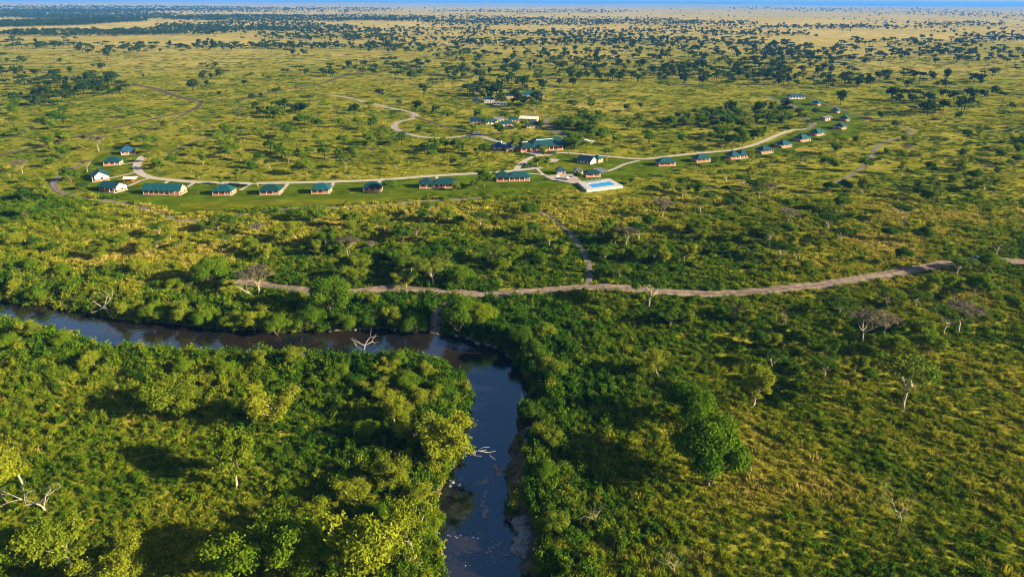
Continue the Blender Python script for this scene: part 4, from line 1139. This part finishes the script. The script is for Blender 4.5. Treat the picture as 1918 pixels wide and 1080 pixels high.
# dead trees
def dead(px, py, seed, Hh, label, mat='deadwood', depth=4, lean=(0, 0), thick=.28, name='dead_tree', rz=0, sc=1.0, scz=1.0, world=None):
    x, y = P(px, py)
    o = link(name, bare(seed, Hh, 5, mat, depth, lean, thick), None, (x, y, H(x, y)), R(rz), (sc, sc, sc * scz))
    tag(o, label, 'dead tree' if name == 'dead_tree' else 'bush'); PLACED.append((x, y, 2)); return o
dead(86, 955, 3, 11, 'white leafless tree with wide crooked branches near the left edge', lean=(-.35, .1), thick=.24, depth=4)
dead(212, 585, 8, 14, 'white forked dead tree on the far river bank at the left', lean=(.1, 0), thick=.22, depth=3)
dead(124, 581, 12, 6, 'small bleached dead tree at the water edge far left', thick=.16, depth=3)
dead(680, 662, 21, 9, 'white dead tree on the near bank standing out against the river', thick=.2, depth=3)
dead(478, 558, 33, 9, 'white fallen branches under the wide grey acacia on the far bank', lean=(-.9, -.2), thick=.26, depth=3)
dead(1115, 985, 41, 7, 'grey leafless bush in the scrub right of the lower river', 'palebark', 5, thick=.10, name='bare_bush')
dead(1262, 1075, 43, 7, 'grey leafless bush at the bottom edge right of the river', 'palebark', 5, thick=.10, name='bare_bush')
dead(1688, 978, 47, 10, 'thin leafless acacia with spread twigs at the lower right', 'palebark', 5, thick=.16)
dead(1470, 612, 51, 6, 'dark grey leafless bush below the dirt road on the right', 'palebark', 5, thick=.10, name='bare_bush')
dead(655, 470, 53, 7, 'pale bare tree in the thicket above the dirt road', 'palebark', 4, thick=.15)
dead(935, 226, 57, 14, 'dark curved bare tree rising behind the grey boxy staff building', 'bark', 3, thick=.3)
dead(1867, 482, 59, 8, 'brown bare trunked tree behind the round tree by the pickup truck', 'palebark', 3, thick=.3)
dead(775, 1062, 61, 6, 'white bare stem at the foot of the tree on the bottom left bank', thick=.2, depth=2)

# ------------------------------------------------------------------ masks for scattering
def free(x, y, pad_road=2.0, pad_b=9.0, lawn=True, river=1.0):
    x = np.asarray(x, float); y = np.asarray(y, float)
    ok = np.ones(x.shape, bool)
    for pts, w in ROADS:
        b0 = pts.min(0) - 12; b1 = pts.max(0) + 12
        m = ok & (x > b0[0]) & (x < b1[0]) & (y > b0[1]) & (y < b1[1])
        if m.any():
            ok[m] &= dist_line(x[m], y[m], pts) > w / 2 + pad_road
    for (bx, by) in BLDG:
        ok &= (x - bx) ** 2 + (y - by) ** 2 > pad_b ** 2
    if lawn:
        ok &= ~in_poly(x, y, LAWN1)
    if river is not None:
        ok &= river_sd(x, y) > river
    return ok
def inside_frame(x, y):
    px, py = proj(x, y)
    return (px > -80) & (px < 2000) & (py < 1150)

def sample_fan(n, d0, d1, spacing, wscale=0.84):
    """points over the plain, local spacing given as a function of the distance"""
    dd = np.geomspace(d0, d1, 600)
    pdf = (2 * wscale * dd + 60) / spacing(dd) ** 2
    cdf = np.concatenate([[0], np.cumsum((pdf[1:] + pdf[:-1]) / 2 * np.diff(dd))])
    tot = cdf[-1]
    n = int(tot) if n is None else n
    d = np.interp(RNG.random(n) * tot, cdf, dd)
    x = (RNG.random(n) * 2 - 1) * (wscale * d + 30)
    return x, d

# ------------------------------------------------------------------ scattered trees, individually built
CL = [ # centre px, radii px, count
 (135, 160, 110, 8, 46), (95, 178, 55, 6, 14), (180, 172, 60, 7, 18), (60, 195, 50, 6, 10), (525, 214, 50, 10, 26), (560, 232, 40, 5, 8), (560, 152, 30, 7, 8), (1085, 238, 50, 12, 26), (1120, 225, 40, 8, 10),
 (1340, 232, 110, 16, 58), (1440, 225, 40, 14, 18), (1380, 262, 50, 8, 14), (950, 163, 60, 8, 16), (900, 180, 30, 5, 10), (935, 188, 35, 7, 16), (960, 198, 40, 5, 10), (1040, 165, 40, 5, 7), (1190, 140, 130, 14, 42), (1480, 150, 130, 12, 55),
 (1420, 145, 60, 8, 16), (780, 130, 140, 12, 24), (600, 130, 70, 8, 12), (1730, 190, 60, 8, 16), (1760, 212, 90, 6, 12), (1600, 165, 60, 6, 8), (850, 150, 60, 10, 12),
 (700, 440, 330, 28, 30), (900, 410, 120, 14, 8), (1200, 470, 120, 30, 14), (640, 470, 60, 20, 10), (780, 500, 120, 20, 16), (960, 500, 60, 18, 8), (1480, 440, 330, 50, 30), (1750, 560, 120, 30, 14), (1350, 600, 110, 30, 8), (1550, 660, 200, 60, 12),
 (280, 460, 220, 40, 14), (1330, 370, 180, 20, 18), (1700, 340, 200, 50, 22), (500, 290, 180, 18, 18), (760, 290, 150, 20, 14), (1150, 260, 80, 15, 8), (620, 255, 200, 25, 14), (1790, 300, 120, 60, 14), (90, 380, 60, 40, 6),
]
cand = []
for (cx, cy, rx, ry, n) in CL:
    k = 0; tries = 0
    while k < n and tries < n * 6:
        tries += 1
        a = rnd.random() * 6.28; q = math.sqrt(rnd.random())
        px, py = cx + rx * q * math.cos(a), cy + ry * q * math.sin(a)
        x, y = P(px, py)
        cand.append((x, y, px, py, cy < 300)); k += 1
# loners over the plain
lx, ly = sample_fan(650, 330, 1500, lambda d: d / 1.0)
for x, y in zip(lx, ly):
    px, py = proj(x, y)
    cand.append((float(x), float(y), float(px), float(py), False))
OPEN = [(340, 122, 330, 20), (700, 108, 120, 12), (330, 205, 190, 14), (650, 165, 160, 20), (1330, 180, 130, 14), (1150, 190, 120, 14), (1640, 70, 90, 9), (1500, 78, 60, 6), (1250, 172, 200, 12), (1750, 130, 170, 9), (300, 75, 140, 4), (60, 100, 90, 7), (1450, 28, 180, 6), (1250, 30, 120, 5)]
def open_ground(x, y):
    px, py = proj(x, y); m = np.zeros(np.shape(px), bool)
    for cx, cy, rx, ry in OPEN: m |= ((px - cx) / rx) ** 2 + ((py - cy) / ry) ** 2 < 1
    return m
ca = np.array([(c[0], c[1]) for c in cand])
ok = free(ca[:, 0], ca[:, 1], 2.5, 11, True, 6) & inside_frame(ca[:, 0], ca[:, 1]) & (~open_ground(ca[:, 0], ca[:, 1]) | (RNG.random(len(ca)) < .12))
_rp = ROADS[0][0]
ok &= ~((dist_line(ca[:, 0], ca[:, 1], _rp) < 17) & (ca[:, 1] < np.interp(ca[:, 0], _rp[:, 0], _rp[:, 1])))
cand = [c for c, o_ in zip(cand, ok) if o_]
kept = []
for c in cand:
    if all((c[0] - q[0]) ** 2 + (c[1] - q[1]) ** 2 > (q[2]) ** 2 for q in PLACED): kept.append(c)
cand = sorted(kept, key=lambda c: c[1])
acs, rds = [], []
for c in cand:
    darkc = c[4]
    (rds if (darkc and rnd.random() < .7) or rnd.random() < .35 else acs).append(c)
JOINED = {k: [join_mesh(k, a, b) for a, b in v] for k, v in PRO.items()}
extra_far = []
def scatter_ind(lst, kinds, nm, group, words, smin, smax):
    for i, (x, y, px, py, dk) in enumerate(lst):
        if i >= 290:
            extra_far.append((x, y)); continue
        kd = rnd.choice(kinds); s = rnd.uniform(smin, smax) * (1.15 if y > 450 else 1)
        size = 'large' if s > smin + .66 * (smax - smin) else 'small' if s < smin + .33 * (smax - smin) else 'medium'
        lab = '%s %s %s' % (size, words[kd], region(px, py))
        zs = rnd.uniform(.85, 1.2)
        if y < 420:
            tree(0, 0, kd, s, lab, nm, 'tree', group, None, zs, (x, y))
        else:
            me = rnd.choice(JOINED[kd])
            o = link(nm, me, None, (x, y, H(x, y)), rnd.random() * 6.28, (s, s, s * zs)); tag(o, lab, 'tree', group)
scatter_ind(acs, ['acacia', 'acacia', 'lime', 'acacia', 'green', 'lime', 'lime', 'greyacacia', 'acacia', 'lime'], 'acacia_tree', 'acacia trees dotted over the plain',
            {'acacia': 'flat-topped green acacia', 'green': 'ragged bright green tree', 'lime': 'loose yellow-green tree', 'greyacacia': 'grey-green thin-leaved acacia'}, .42, .9)
scatter_ind(rds, ['round', 'round', 'green'], 'broadleaf_tree', 'dark rounded trees of the thickets',
            {'round': 'dark rounded tree', 'green': 'dark ragged tree'}, .45, .95)

# ------------------------------------------------------------------ river thicket shrubs, individually built
cand = []
for line, side in ((RFAR, 1), (RNEAR, -1)):
    for i in range(len(line) - 1):
        a, b = line[i], line[i + 1]
        L = np.linalg.norm(b - a); d = (b - a) / (L + 1e-9); nrm = np.array([-d[1], d[0]]) * side
        for row, off in enumerate((.6, 3.0, 6.0, 9.5, 14, 19)):
            step = (1.9, 2.6, 3.2, 3.8, 5, 6)[row]
            k = L / step; k = int(k) + (rnd.random() < k - int(k))
            for _ in range(k):
                p = a + d * rnd.random() * L + nrm * (off + rnd.uniform(-1.2, 1.2))
                cand.append((p[0], p[1], row))
ca = np.array(cand)
ok = free(ca[:, 0], ca[:, 1], 2.0, 8, True, .1) & inside_frame(ca[:, 0], ca[:, 1])
# rocky, open stretch on the right bank near the bottom
px_, py_ = proj(ca[:, 0], ca[:, 1], -2)
rocky = (px_ > 930) & (px_ < 1010) & (py_ > 790) & (ca[:, 2] < 2) & (RNG.random(len(ca)) < .85)
elbow = (px_ > 730) & (px_ < 900) & (py_ < 700) & (py_ > 640)
ok &= ~rocky & ~(elbow & (ca[:, 2] < 2))
cand = [tuple(c) for c, o_ in zip(cand, ok) if o_]
rnd.shuffle(cand)
cand.sort(key=lambda c: c[1] * (1 if c[2] < 3 else 1.25))
shr_ind = cand[:295]; shr_rest = cand[295:]
for (x, y, row) in shr_ind:
    s = rnd.uniform(.5, 1.0) * (.75 if row < 1 else 1)
    o = link('riverside_shrub', rnd.choice(PSH), None, (x, y, H(x, y) - .1), rnd.random() * 6.28, (s, s, s * rnd.uniform(.8, 1.35)))
    px, py = proj(x, y)
    lab = '%s shrub %s %s' % ('tall' if s > .75 and o.scale.z > s else 'broad' if s > .75 else 'pointed' if o.scale.z > s else 'low round', 'at the water' if row < 1 else 'off the water' if row < 3 else 'high on the bank', region(px, py))
    tag(o, lab, 'shrub', 'leafy shrubs along the river')

# ------------------------------------------------------------------ boulders
def rock_mesh(seed):
    import bmesh
    bm = bmesh.new(); bmesh.ops.create_icosphere(bm, subdivisions=2, radius=1)
    rg = np.random.default_rng(seed)
    cuts = [rg.normal(size=3) for _ in range(9)]
    for v in bm.verts:
        p = np.array(v.co)
        for c in cuts:
            c_ = c / np.linalg.norm(c); dd = p @ c_ - (.62 + .05 * (seed % 4))
            if dd > 0: p = p - c_ * dd * .92
        v.co = p * (1 + rg.normal(0, .025))
    me = bpy.data.meshes.new('boulder'); bm.to_mesh(me); bm.free(); me.materials.append(M['rock']); return me
ROCK = [rock_mesh(900 + i) for i in range(6)]
def boulder(px, py, s, lab, z=WATER_Z, grp='boulders in the river and on its banks', flat=.85):
    x, y = P(px, py, z)
    o = link('boulder', rnd.choice(ROCK), None, (x, y, max(z, H(x, y)) - s * .12), rnd.random() * 6.28, (s * rnd.uniform(.8, 1.4), s, s * flat * rnd.uniform(.8, 1.2)))
    tag(o, '%s, %s' % (lab, ('larger' if s > .5 else 'smaller') + (', pointing left' if px < 0 else '')), 'boulder', grp)
for (cx, cy, rx, ry, n, s0, s1, lab) in [(932, 1035, 22, 26, 26, .25, .8, 'grey boulder in the rapids at the bottom right of the river'), (868, 1002, 40, 8, 18, .15, .4, 'small stone breaking the shallow water at the bottom'),
    (852, 905, 12, 12, 9, .4, .9, 'pale rock ledge near the left bank of the lower river'), (907, 945, 7, 30, 16, .5, 1.3, 'mossy rock in the middle of the lower river'),
    (934, 876, 10, 16, 14, .6, 1.5, 'grey rock at the right water edge beside the shrubs'), (968, 935, 12, 24, 16, .6, 1.7, 'big grey bank rock right of the lower river'),
    (976, 1010, 14, 40, 22, .6, 1.9, 'rugged bank rock at the bottom right of the river'), (880, 1050, 45, 22, 12, .12, .3, 'tiny wet stone in the shallows at the bottom'),
    (826, 1055, 8, 20, 8, .4, 1.0, 'grey rock on the left bank at the bottom'), (988, 822, 6, 20, 8, .5, 1.0, 'grey rock at the foot of the right bank thicket')]:
    for _ in range(n):
        a = rnd.random() * 6.28; q = math.sqrt(rnd.random())
        boulder(cx + rx * q * math.cos(a), cy + ry * q * math.sin(a), rnd.uniform(s0, s1) * (.55 if cx < 950 else .9), lab)
for i in range(6, len(RFAR) - 40, 1):
    p = RFAR[i]; px, py = proj(p[0], p[1], WATER_Z)
    if 0 < px < 960 and py < 660:
        for _ in range(1 if px < 380 else 3):
            s = rnd.uniform(.15, .55) * (1.6 if 860 < px < 930 else 1)
            q = p + np.array([rnd.uniform(-1.5, 1.5), rnd.uniform(.0, 1.3)])
            o = link('boulder', rnd.choice(ROCK), None, (q[0], q[1], WATER_Z + .05), rnd.random() * 6.28, (s * 1.3, s, s * .7))
            tag(o, '%s water-line rock %s' % ('larger' if s > .4 else 'small', region(px, py)), 'boulder', 'boulders in the river and on its banks')

# ------------------------------------------------------------------ stuff: ground cover, grass, far woods
def gn_scatter(name, pts, scales, rots, tints, idx, protos, label):
    me = bpy.data.meshes.new(name)
    n = len(pts)
    me.vertices.add(n); me.vertices.foreach_set('co', np.asarray(pts, np.float32).ravel())
    a = me.attributes.new('isc', 'FLOAT_VECTOR', 'POINT'); a.data.foreach_set('vector', np.asarray(scales, np.float32).ravel())
    a = me.attributes.new('irot', 'FLOAT_VECTOR', 'POINT'); a.data.foreach_set('vector', np.asarray(rots, np.float32).ravel())
    a = me.attributes.new('tint', 'FLOAT', 'POINT'); a.data.foreach_set('value', np.asarray(tints, np.float32))
    a = me.attributes.new('iidx', 'INT', 'POINT'); a.data.foreach_set('value', np.asarray(idx, np.int32))
    o = link(name, me)
    col = bpy.data.collections.new(name + ' pieces')
    for i, p in enumerate(protos):
        po = bpy.data.objects.new('%s_piece_%02d' % (name, i), p); col.objects.link(po)
    g = bpy.data.node_groups.new(name, 'GeometryNodeTree')
    g.interface.new_socket('Geometry', in_out='INPUT', socket_type='NodeSocketGeometry')
    g.interface.new_socket('Geometry', in_out='OUTPUT', socket_type='NodeSocketGeometry')
    gi = g.nodes.new('NodeGroupInput'); go = g.nodes.new('NodeGroupOutput')
    ip = g.nodes.new('GeometryNodeInstanceOnPoints'); ci = g.nodes.new('GeometryNodeCollectionInfo')
    ci.inputs['Collection'].default_value = col; ci.inputs['Separate Children'].default_value = True; ci.inputs['Reset Children'].default_value = True
    def na(t, nm):
        q = g.nodes.new('GeometryNodeInputNamedAttribute'); q.data_type = t; q.inputs[0].default_value = nm; return q.outputs[0]
    Lk = g.links.new
    Lk(gi.outputs[0], ip.inputs['Points']); Lk(ci.outputs[0], ip.inputs['Instance']); ip.inputs['Pick Instance'].default_value = True
    Lk(na('INT', 'iidx'), ip.inputs['Instance Index']); Lk(na('FLOAT_VECTOR', 'isc'), ip.inputs['Scale'])
    er = g.nodes.new('FunctionNodeEulerToRotation'); Lk(na('FLOAT_VECTOR', 'irot'), er.inputs[0]); Lk(er.outputs[0], ip.inputs['Rotation'])
    Lk(ip.outputs[0], go.inputs[0])
    md = o.modifiers.new('scatter', 'NODES'); md.node_group = g
    tag(o, label, kind='stuff')
    return o
def tuft(seed, n=64, h=.75, r=.75, mat='grass'):
    rg = np.random.default_rng(seed)
    V = []; A = []
    for i in range(n):
        a = rg.random() * 6.28; q = r * .7 * math.sqrt(rg.random()); lean = rg.uniform(.1, .6); hh = h * rg.uniform(.5, 1.1)
        b = np.array([math.cos(a) * q, math.sin(a) * q, -.05]); a2 = a + rg.normal(0, .6)
        t = b + np.array([math.cos(a2) * lean * hh, math.sin(a2) * lean * hh, hh]); w = .065
        p = np.array([-math.sin(a2 + .5), math.cos(a2 + .5), 0]) * w
        m_ = (b + t) / 2 + np.array([0, 0, .1 * hh])
        V += [b - p, b + p, m_ + p * .8, m_ - p * .8, t]
        A += [.2 + .3 * rg.random(), .6 + .4 * rg.random()]
    V = np.array(V); k = np.arange(n) * 5
    q4 = np.stack([k, k + 1, k + 2, k + 3], 1); t3 = np.stack([k + 3, k + 2, k + 4], 1)
    A = np.array(A).reshape(-1, 2)
    return mesh_np('tuft', V, [q4, t3], [M[mat]], attr=np.concatenate([A[:, 0], A[:, 1]]))
def lowbush(seed, Rr=.8, Hh=.8, leaf=.12, n=6, per=115):
    rg = np.random.default_rng(seed); blobs = []
    for k in range(n):
        a = rg.random() * 6.28; q = Rr * .6 * math.sqrt(rg.random()); s = rg.uniform(.35, .6)
        blobs.append(((math.cos(a) * q, math.sin(a) * q, Hh * rg.uniform(.15, .5)), (Rr * s, Rr * s, Hh * s * .9)))
    return crown_mesh('lowbush', blobs, per, leaf, M['cover'], seed + 3, flat=.6, ragged=.4)
covers = [tuft(10), tuft(11, 60, 1.0, .9), tuft(12, 40, .6, .9), tuft(13, 70, .9, 1.1)] + [lowbush(20 + i) for i in range(4)] + [lowbush(30 + i, .9, 1.3, .13, 7, 95) for i in range(3)]

def tintf(x, y):
    big = fbm(x / 60, y / 60, 91); mid = fbm(x / 14, y / 14, 95)
    return big, mid
# near cover
ROCKY = lambda x, y, sd: (lambda p: (p[0] > 930) & (p[0] < 1010) & (p[1] > 790) & (sd < 4.5))(proj(x, y, -2))
x, y = sample_fan(None, 62, 330, lambda d: np.maximum(.80, d / 165))
sd = river_sd(x, y)
ok = free(x, y, .15, 7, True, .4) & (RNG.random(len(x)) < .97)
ok &= ~ROCKY(x, y, sd)
x, y, sd = x[ok], y[ok], sd[ok]
big, mid = tintf(x, y)
n = len(x)
lush = np.exp(-np.maximum(sd - 6, 0) / 16.0)
px, py = proj(x, y)
rt = sstep(1000, 1500, px) * sstep(560, 900, py)
lb = sstep(980, 860, px) * sstep(600, 700, py)
tint = .33 + rt * .12 + .19 * sstep(170, 300, y) * (1 - lush) - lb * .06 + (big - .5) * 1.6 + (mid - .5) * .8 + RNG.normal(0, .17, n) - lush * .12 + rt * .14
bushy = RNG.random(n) < np.clip(.54 - .2 * sstep(200, 290, y) + (.5 - big) * 1.6 + lush * .6 - rt * .25 + sstep(980, 860, px) * sstep(600, 700, py) * .35, .1, 1)
idx = np.where(bushy, RNG.integers(4, 11, n), RNG.integers(0, 4, n))
sp = np.maximum(.80, y / 160)
s = sp * np.where(RNG.random(n) < .06 + .3 * lush, RNG.uniform(1.2, 2.1, n), RNG.uniform(.5, 1.35, n)) * (1 + .3 * lush)
zf = RNG.uniform(.6, 1.5, n) * np.where(bushy, 1.0, .8) * (.8 + .6 * lush)
gn_scatter('undergrowth', np.stack([x, y, Hs(x, y) - .05], 1), np.stack([s, s, np.minimum(s, 1.8) * zf], 1), np.stack([RNG.normal(0, .12, n), RNG.normal(0, .12, n), RNG.random(n) * 6.28], 1),
           np.clip(tint, 0, 1), idx, covers, 'dense green and straw-coloured undergrowth covering the near plain')
n_near = n
# mid cover
x, y = sample_fan(None, 325, 1300, lambda d: np.maximum(1.8, d / 150))
pat = fbm(x / 45, y / 25, 61); pat2 = fbm(x / 14, y / 9, 67)
keep = sstep(.36, .58, pat * .55 + pat2 * .45) * (1 - .45 * sstep(600, 1100, y))
il = in_poly(x, y, LAWN1); dl = np.full(len(x), 99.); m_ = il.copy(); dl[m_] = dist_line(x[m_], y[m_], LAWN1, True)
ok = free(x, y, 1.7, 8, False, .5) & (RNG.random(len(x)) < keep * .9 + .08) & (~il | ((dl < 7) & (RNG.random(len(x)) < .45)) | (RNG.random(len(x)) < .02))
x, y = x[ok], y[ok]; n = len(x)
big, mid = tintf(x, y)
tint = .52 + (big - .5) * 1.2 + (mid - .5) * .6 + RNG.normal(0, .15, n) + sstep(450, 1000, y) * .12
bushy = RNG.random(n) < .35
idx = np.where(bushy, RNG.integers(4, 11, n), RNG.integers(0, 4, n))
s = np.maximum(1.8, y / 150) * RNG.uniform(.45, 1.0, n)
zh = np.minimum(s, 1.5) * RNG.uniform(.35, .8, n) * np.where(bushy, 1, .6)
gn_scatter('grass', np.stack([x, y, Hs(x, y) - .05], 1), np.stack([s * 1.25, s, zh], 1), np.stack([RNG.normal(0, .08, n), RNG.normal(0, .08, n), RNG.normal(0, .5, n)], 1),
           np.clip(tint, 0, 1), idx, covers, 'tussocky yellow-green grass and low scrub of the middle plain')
print('cover', n_near, n)
# remaining shrubs of the river belt
if shr_rest:
    a = np.array(shr_rest); n = len(a); s = RNG.uniform(.5, 1.0, n)
    SH2 = []
    for m_ in PSH[:4]:
        c = m_.copy(); c.materials.clear(); c.materials.append(M['cover']); SH2.append(c)
    gn_scatter('thicket', np.stack([a[:, 0], a[:, 1], Hs(a[:, 0], a[:, 1]) - .1], 1), np.stack([s, s, s * RNG.uniform(.8, 1.3, n)], 1), np.stack([0 * s, 0 * s, RNG.random(n) * 6.28], 1),
               np.clip(RNG.normal(.4, .25, n), 0, 1), RNG.integers(0, 4, n), SH2, 'leafy thicket of shrubs behind the river edge')
# far woods
def fartree(seed, kind):
    rg = np.random.default_rng(seed); blobs = []
    if kind:
        for k in range(7): blobs.append(((rg.normal(0, 1.5), rg.normal(0, 1.5), rg.uniform(4.6, 5.6)), (rg.uniform(1.3, 2), rg.uniform(1.3, 2), .8)))
    else:
        for k in range(8): blobs.append(((rg.normal(0, 1.3), rg.normal(0, 1.3), rg.uniform(2.0, 5.0)), (rg.uniform(1.2, 1.9),) * 3))
    V, Fq, A = blob_leaves(blobs, 7, .55, rg, .6, .3)
    a = crown_mesh('far', blobs, 7, .6, M['far'], seed, flat=.6, ragged=.3)
    mb = MB(); mb.tube([(0, 0, -.5), (0.1, 0, 4.5)], [.22, .12], 4); b = mb.mesh('t', [M['bark']])
    return join_mesh('far_tree', a, b)
FP = [fartree(500 + i, i % 2) for i in range(6)]
FPX = [(200, 17, 300, 5, 900, 0), (130, 29, 200, 4, 600, 0), (520, 20, 240, 5, 420, 0), # cx, cy, rx, ry, count, tilt (dy per px)
 (110, 46, 170, 5, 900, -.03), (60, 25, 260, 6, 1500, -.02), (300, 33, 260, 4, 700, 0), (560, 36, 260, 7, 900, 0), (820, 38, 200, 6, 700, 0), (480, 52, 190, 8, 520, 0), (150, 65, 150, 5, 240, -.01),
 (330, 62, 120, 6, 200, 0), (620, 70, 150, 8, 380, 0), (80, 88, 90, 4, 90, 0), (190, 97, 130, 4, 110, 0), (420, 90, 200, 5, 200, 0), (60, 118, 60, 5, 30, 0), (640, 90, 190, 4, 220, 0), (800, 60, 140, 8, 280, 0), (800, 78, 160, 5, 200, 0), (1000, 22, 200, 3, 340, 0),
 (980, 44, 200, 8, 560, 0), (1150, 42, 160, 7, 420, .03), (1060, 66, 180, 7, 420, 0), (1200, 80, 170, 7, 420, 0), (960, 85, 130, 6, 200, 0), (1350, 62, 170, 7, 420, .02), (1330, 47, 90, 4, 180, 0), (1430, 52, 160, 4, 260, .03), (1250, 95, 130, 8, 110, 0), (1400, 83, 80, 8, 160, 0),
 (1500, 95, 120, 8, 120, 0), (1560, 53, 130, 3, 130, 0), (1650, 52, 160, 5, 260, 0), (1800, 47, 90, 5, 220, .01), (1850, 28, 100, 4, 200, .02), (1650, 22, 200, 5, 330, .015), (1480, 18, 120, 2, 160, .01), (1720, 83, 160, 8, 230, 0), (1860, 72, 70, 7, 180, .03), (1820, 100, 110, 7, 90, 0),
 (1600, 105, 200, 10, 160, 0), (1450, 112, 160, 10, 150, 0), (1150, 108, 160, 10, 110, 0), (900, 105, 160, 10, 90, 0), (760, 95, 120, 7, 80, 0), (1320, 132, 160, 12, 120, 0), (1050, 128, 120, 8, 60, 0), (1700, 140, 180, 14, 60, 0),
]
X = []; Y = []
for (cx, cy, rx, ry, n, tl) in FPX:
    n = int(n * (2.2 if cy < 70 and cx < 640 else 1.1 if cy < 60 and cx < 1250 else .62))
    a = RNG.random(n) * 6.28; q = np.sqrt(RNG.random(n))
    px = cx + rx * q * np.cos(a); py = cy + ry * q * np.sin(a) + (px - cx) * tl
    for i in range(n):
        if py[i] < 11: continue
        w_ = ray_plane(px[i], py[i], 0); X.append(w_[0]); Y.append(w_[1])
x2, y2 = sample_fan(3000, 850, 9000, lambda d: d / 1.0)
q_ = (fbm(x2 / 420, y2 / 420, 77) > .53) | (RNG.random(len(x2)) < .14); x2, y2 = x2[q_], y2[q_]
X = np.concatenate([X, x2, [e_[0] for e_ in extra_far]]); Y = np.concatenate([Y, y2, [e_[1] for e_ in extra_far]])
ok = free(X, Y, 3, 12, True, None) & (Y < 26000) & (~open_ground(X, Y) | (RNG.random(len(X)) < .12)); X, Y = X[ok], Y[ok]; n = len(X)
s = RNG.uniform(.5, 1.0, n) ** 1.5 * 1.9 * (1 + .6 * sstep(2500, 9000, Y) + 1.5 * sstep(7000, 16000, Y))
gn_scatter('woodland', np.stack([X, Y, Hs(X, Y) - .1], 1), np.stack([s * RNG.uniform(.8, 1.3, n), s, s * RNG.uniform(.8, 1.25, n)], 1), np.stack([0 * s, 0 * s, RNG.random(n) * 6.28], 1),
           np.clip(RNG.normal(.4, .25, n), 0, 1), RNG.integers(0, 6, n), FP, 'scattered dark trees and belts of woodland fading into the distance')
print('woodland', n)

# where several of one kind stand at one landmark, say which
from collections import defaultdict
bylab = defaultdict(list)
for o_ in C.objects:
    if o_.parent is None and 'label' in o_ and 'group' in o_: bylab[o_['label']].append(o_)
ORD = ['leftmost', 'second', 'third', 'fourth', 'fifth', 'sixth', 'seventh', 'eighth', 'ninth', 'tenth']
for lab, os_ in bylab.items():
    if 1 < len(os_) <= 10 and len(lab.replace('-', ' ').split()) <= 13:
        os_.sort(key=lambda q: proj(q.location.x, q.location.y, q.location.z)[0])
        for i, q in enumerate(os_):
            q['label'] = lab + (', leftmost' if i == 0 else ', rightmost' if i == len(os_) - 1 else ', %s from left' % ORD[i])
for o_ in C.objects:
    if 'label' in o_ and len(o_['label'].replace('-', ' ').split()) > 16:
        o_['label'] = o_['label'].replace('a little ', '').replace(' leafy', '').replace('well ', '').replace(' far ', ' ')
# ------------------------------------------------------------------ haze
mb = MB(); mb.box(-52000, 52000, -3000, 41000, -75, 150)
hz = bpy.data.materials.new('haze air'); hz.use_nodes = True; t = hz.node_tree; t.nodes.clear()
out = N(t, 'ShaderNodeOutputMaterial'); pv = N(t, 'ShaderNodeVolumePrincipled')
pv.inputs['Color'].default_value = (0.08, 0.33, 0.95, 1)
pv.inputs['Density'].default_value = 0.000060
pv.inputs['Anisotropy'].default_value = 0.0
t.links.new(pv.outputs[0], out.inputs['Volume'])
o = mb.build('haze', hz); tag(o, kind='stuff')
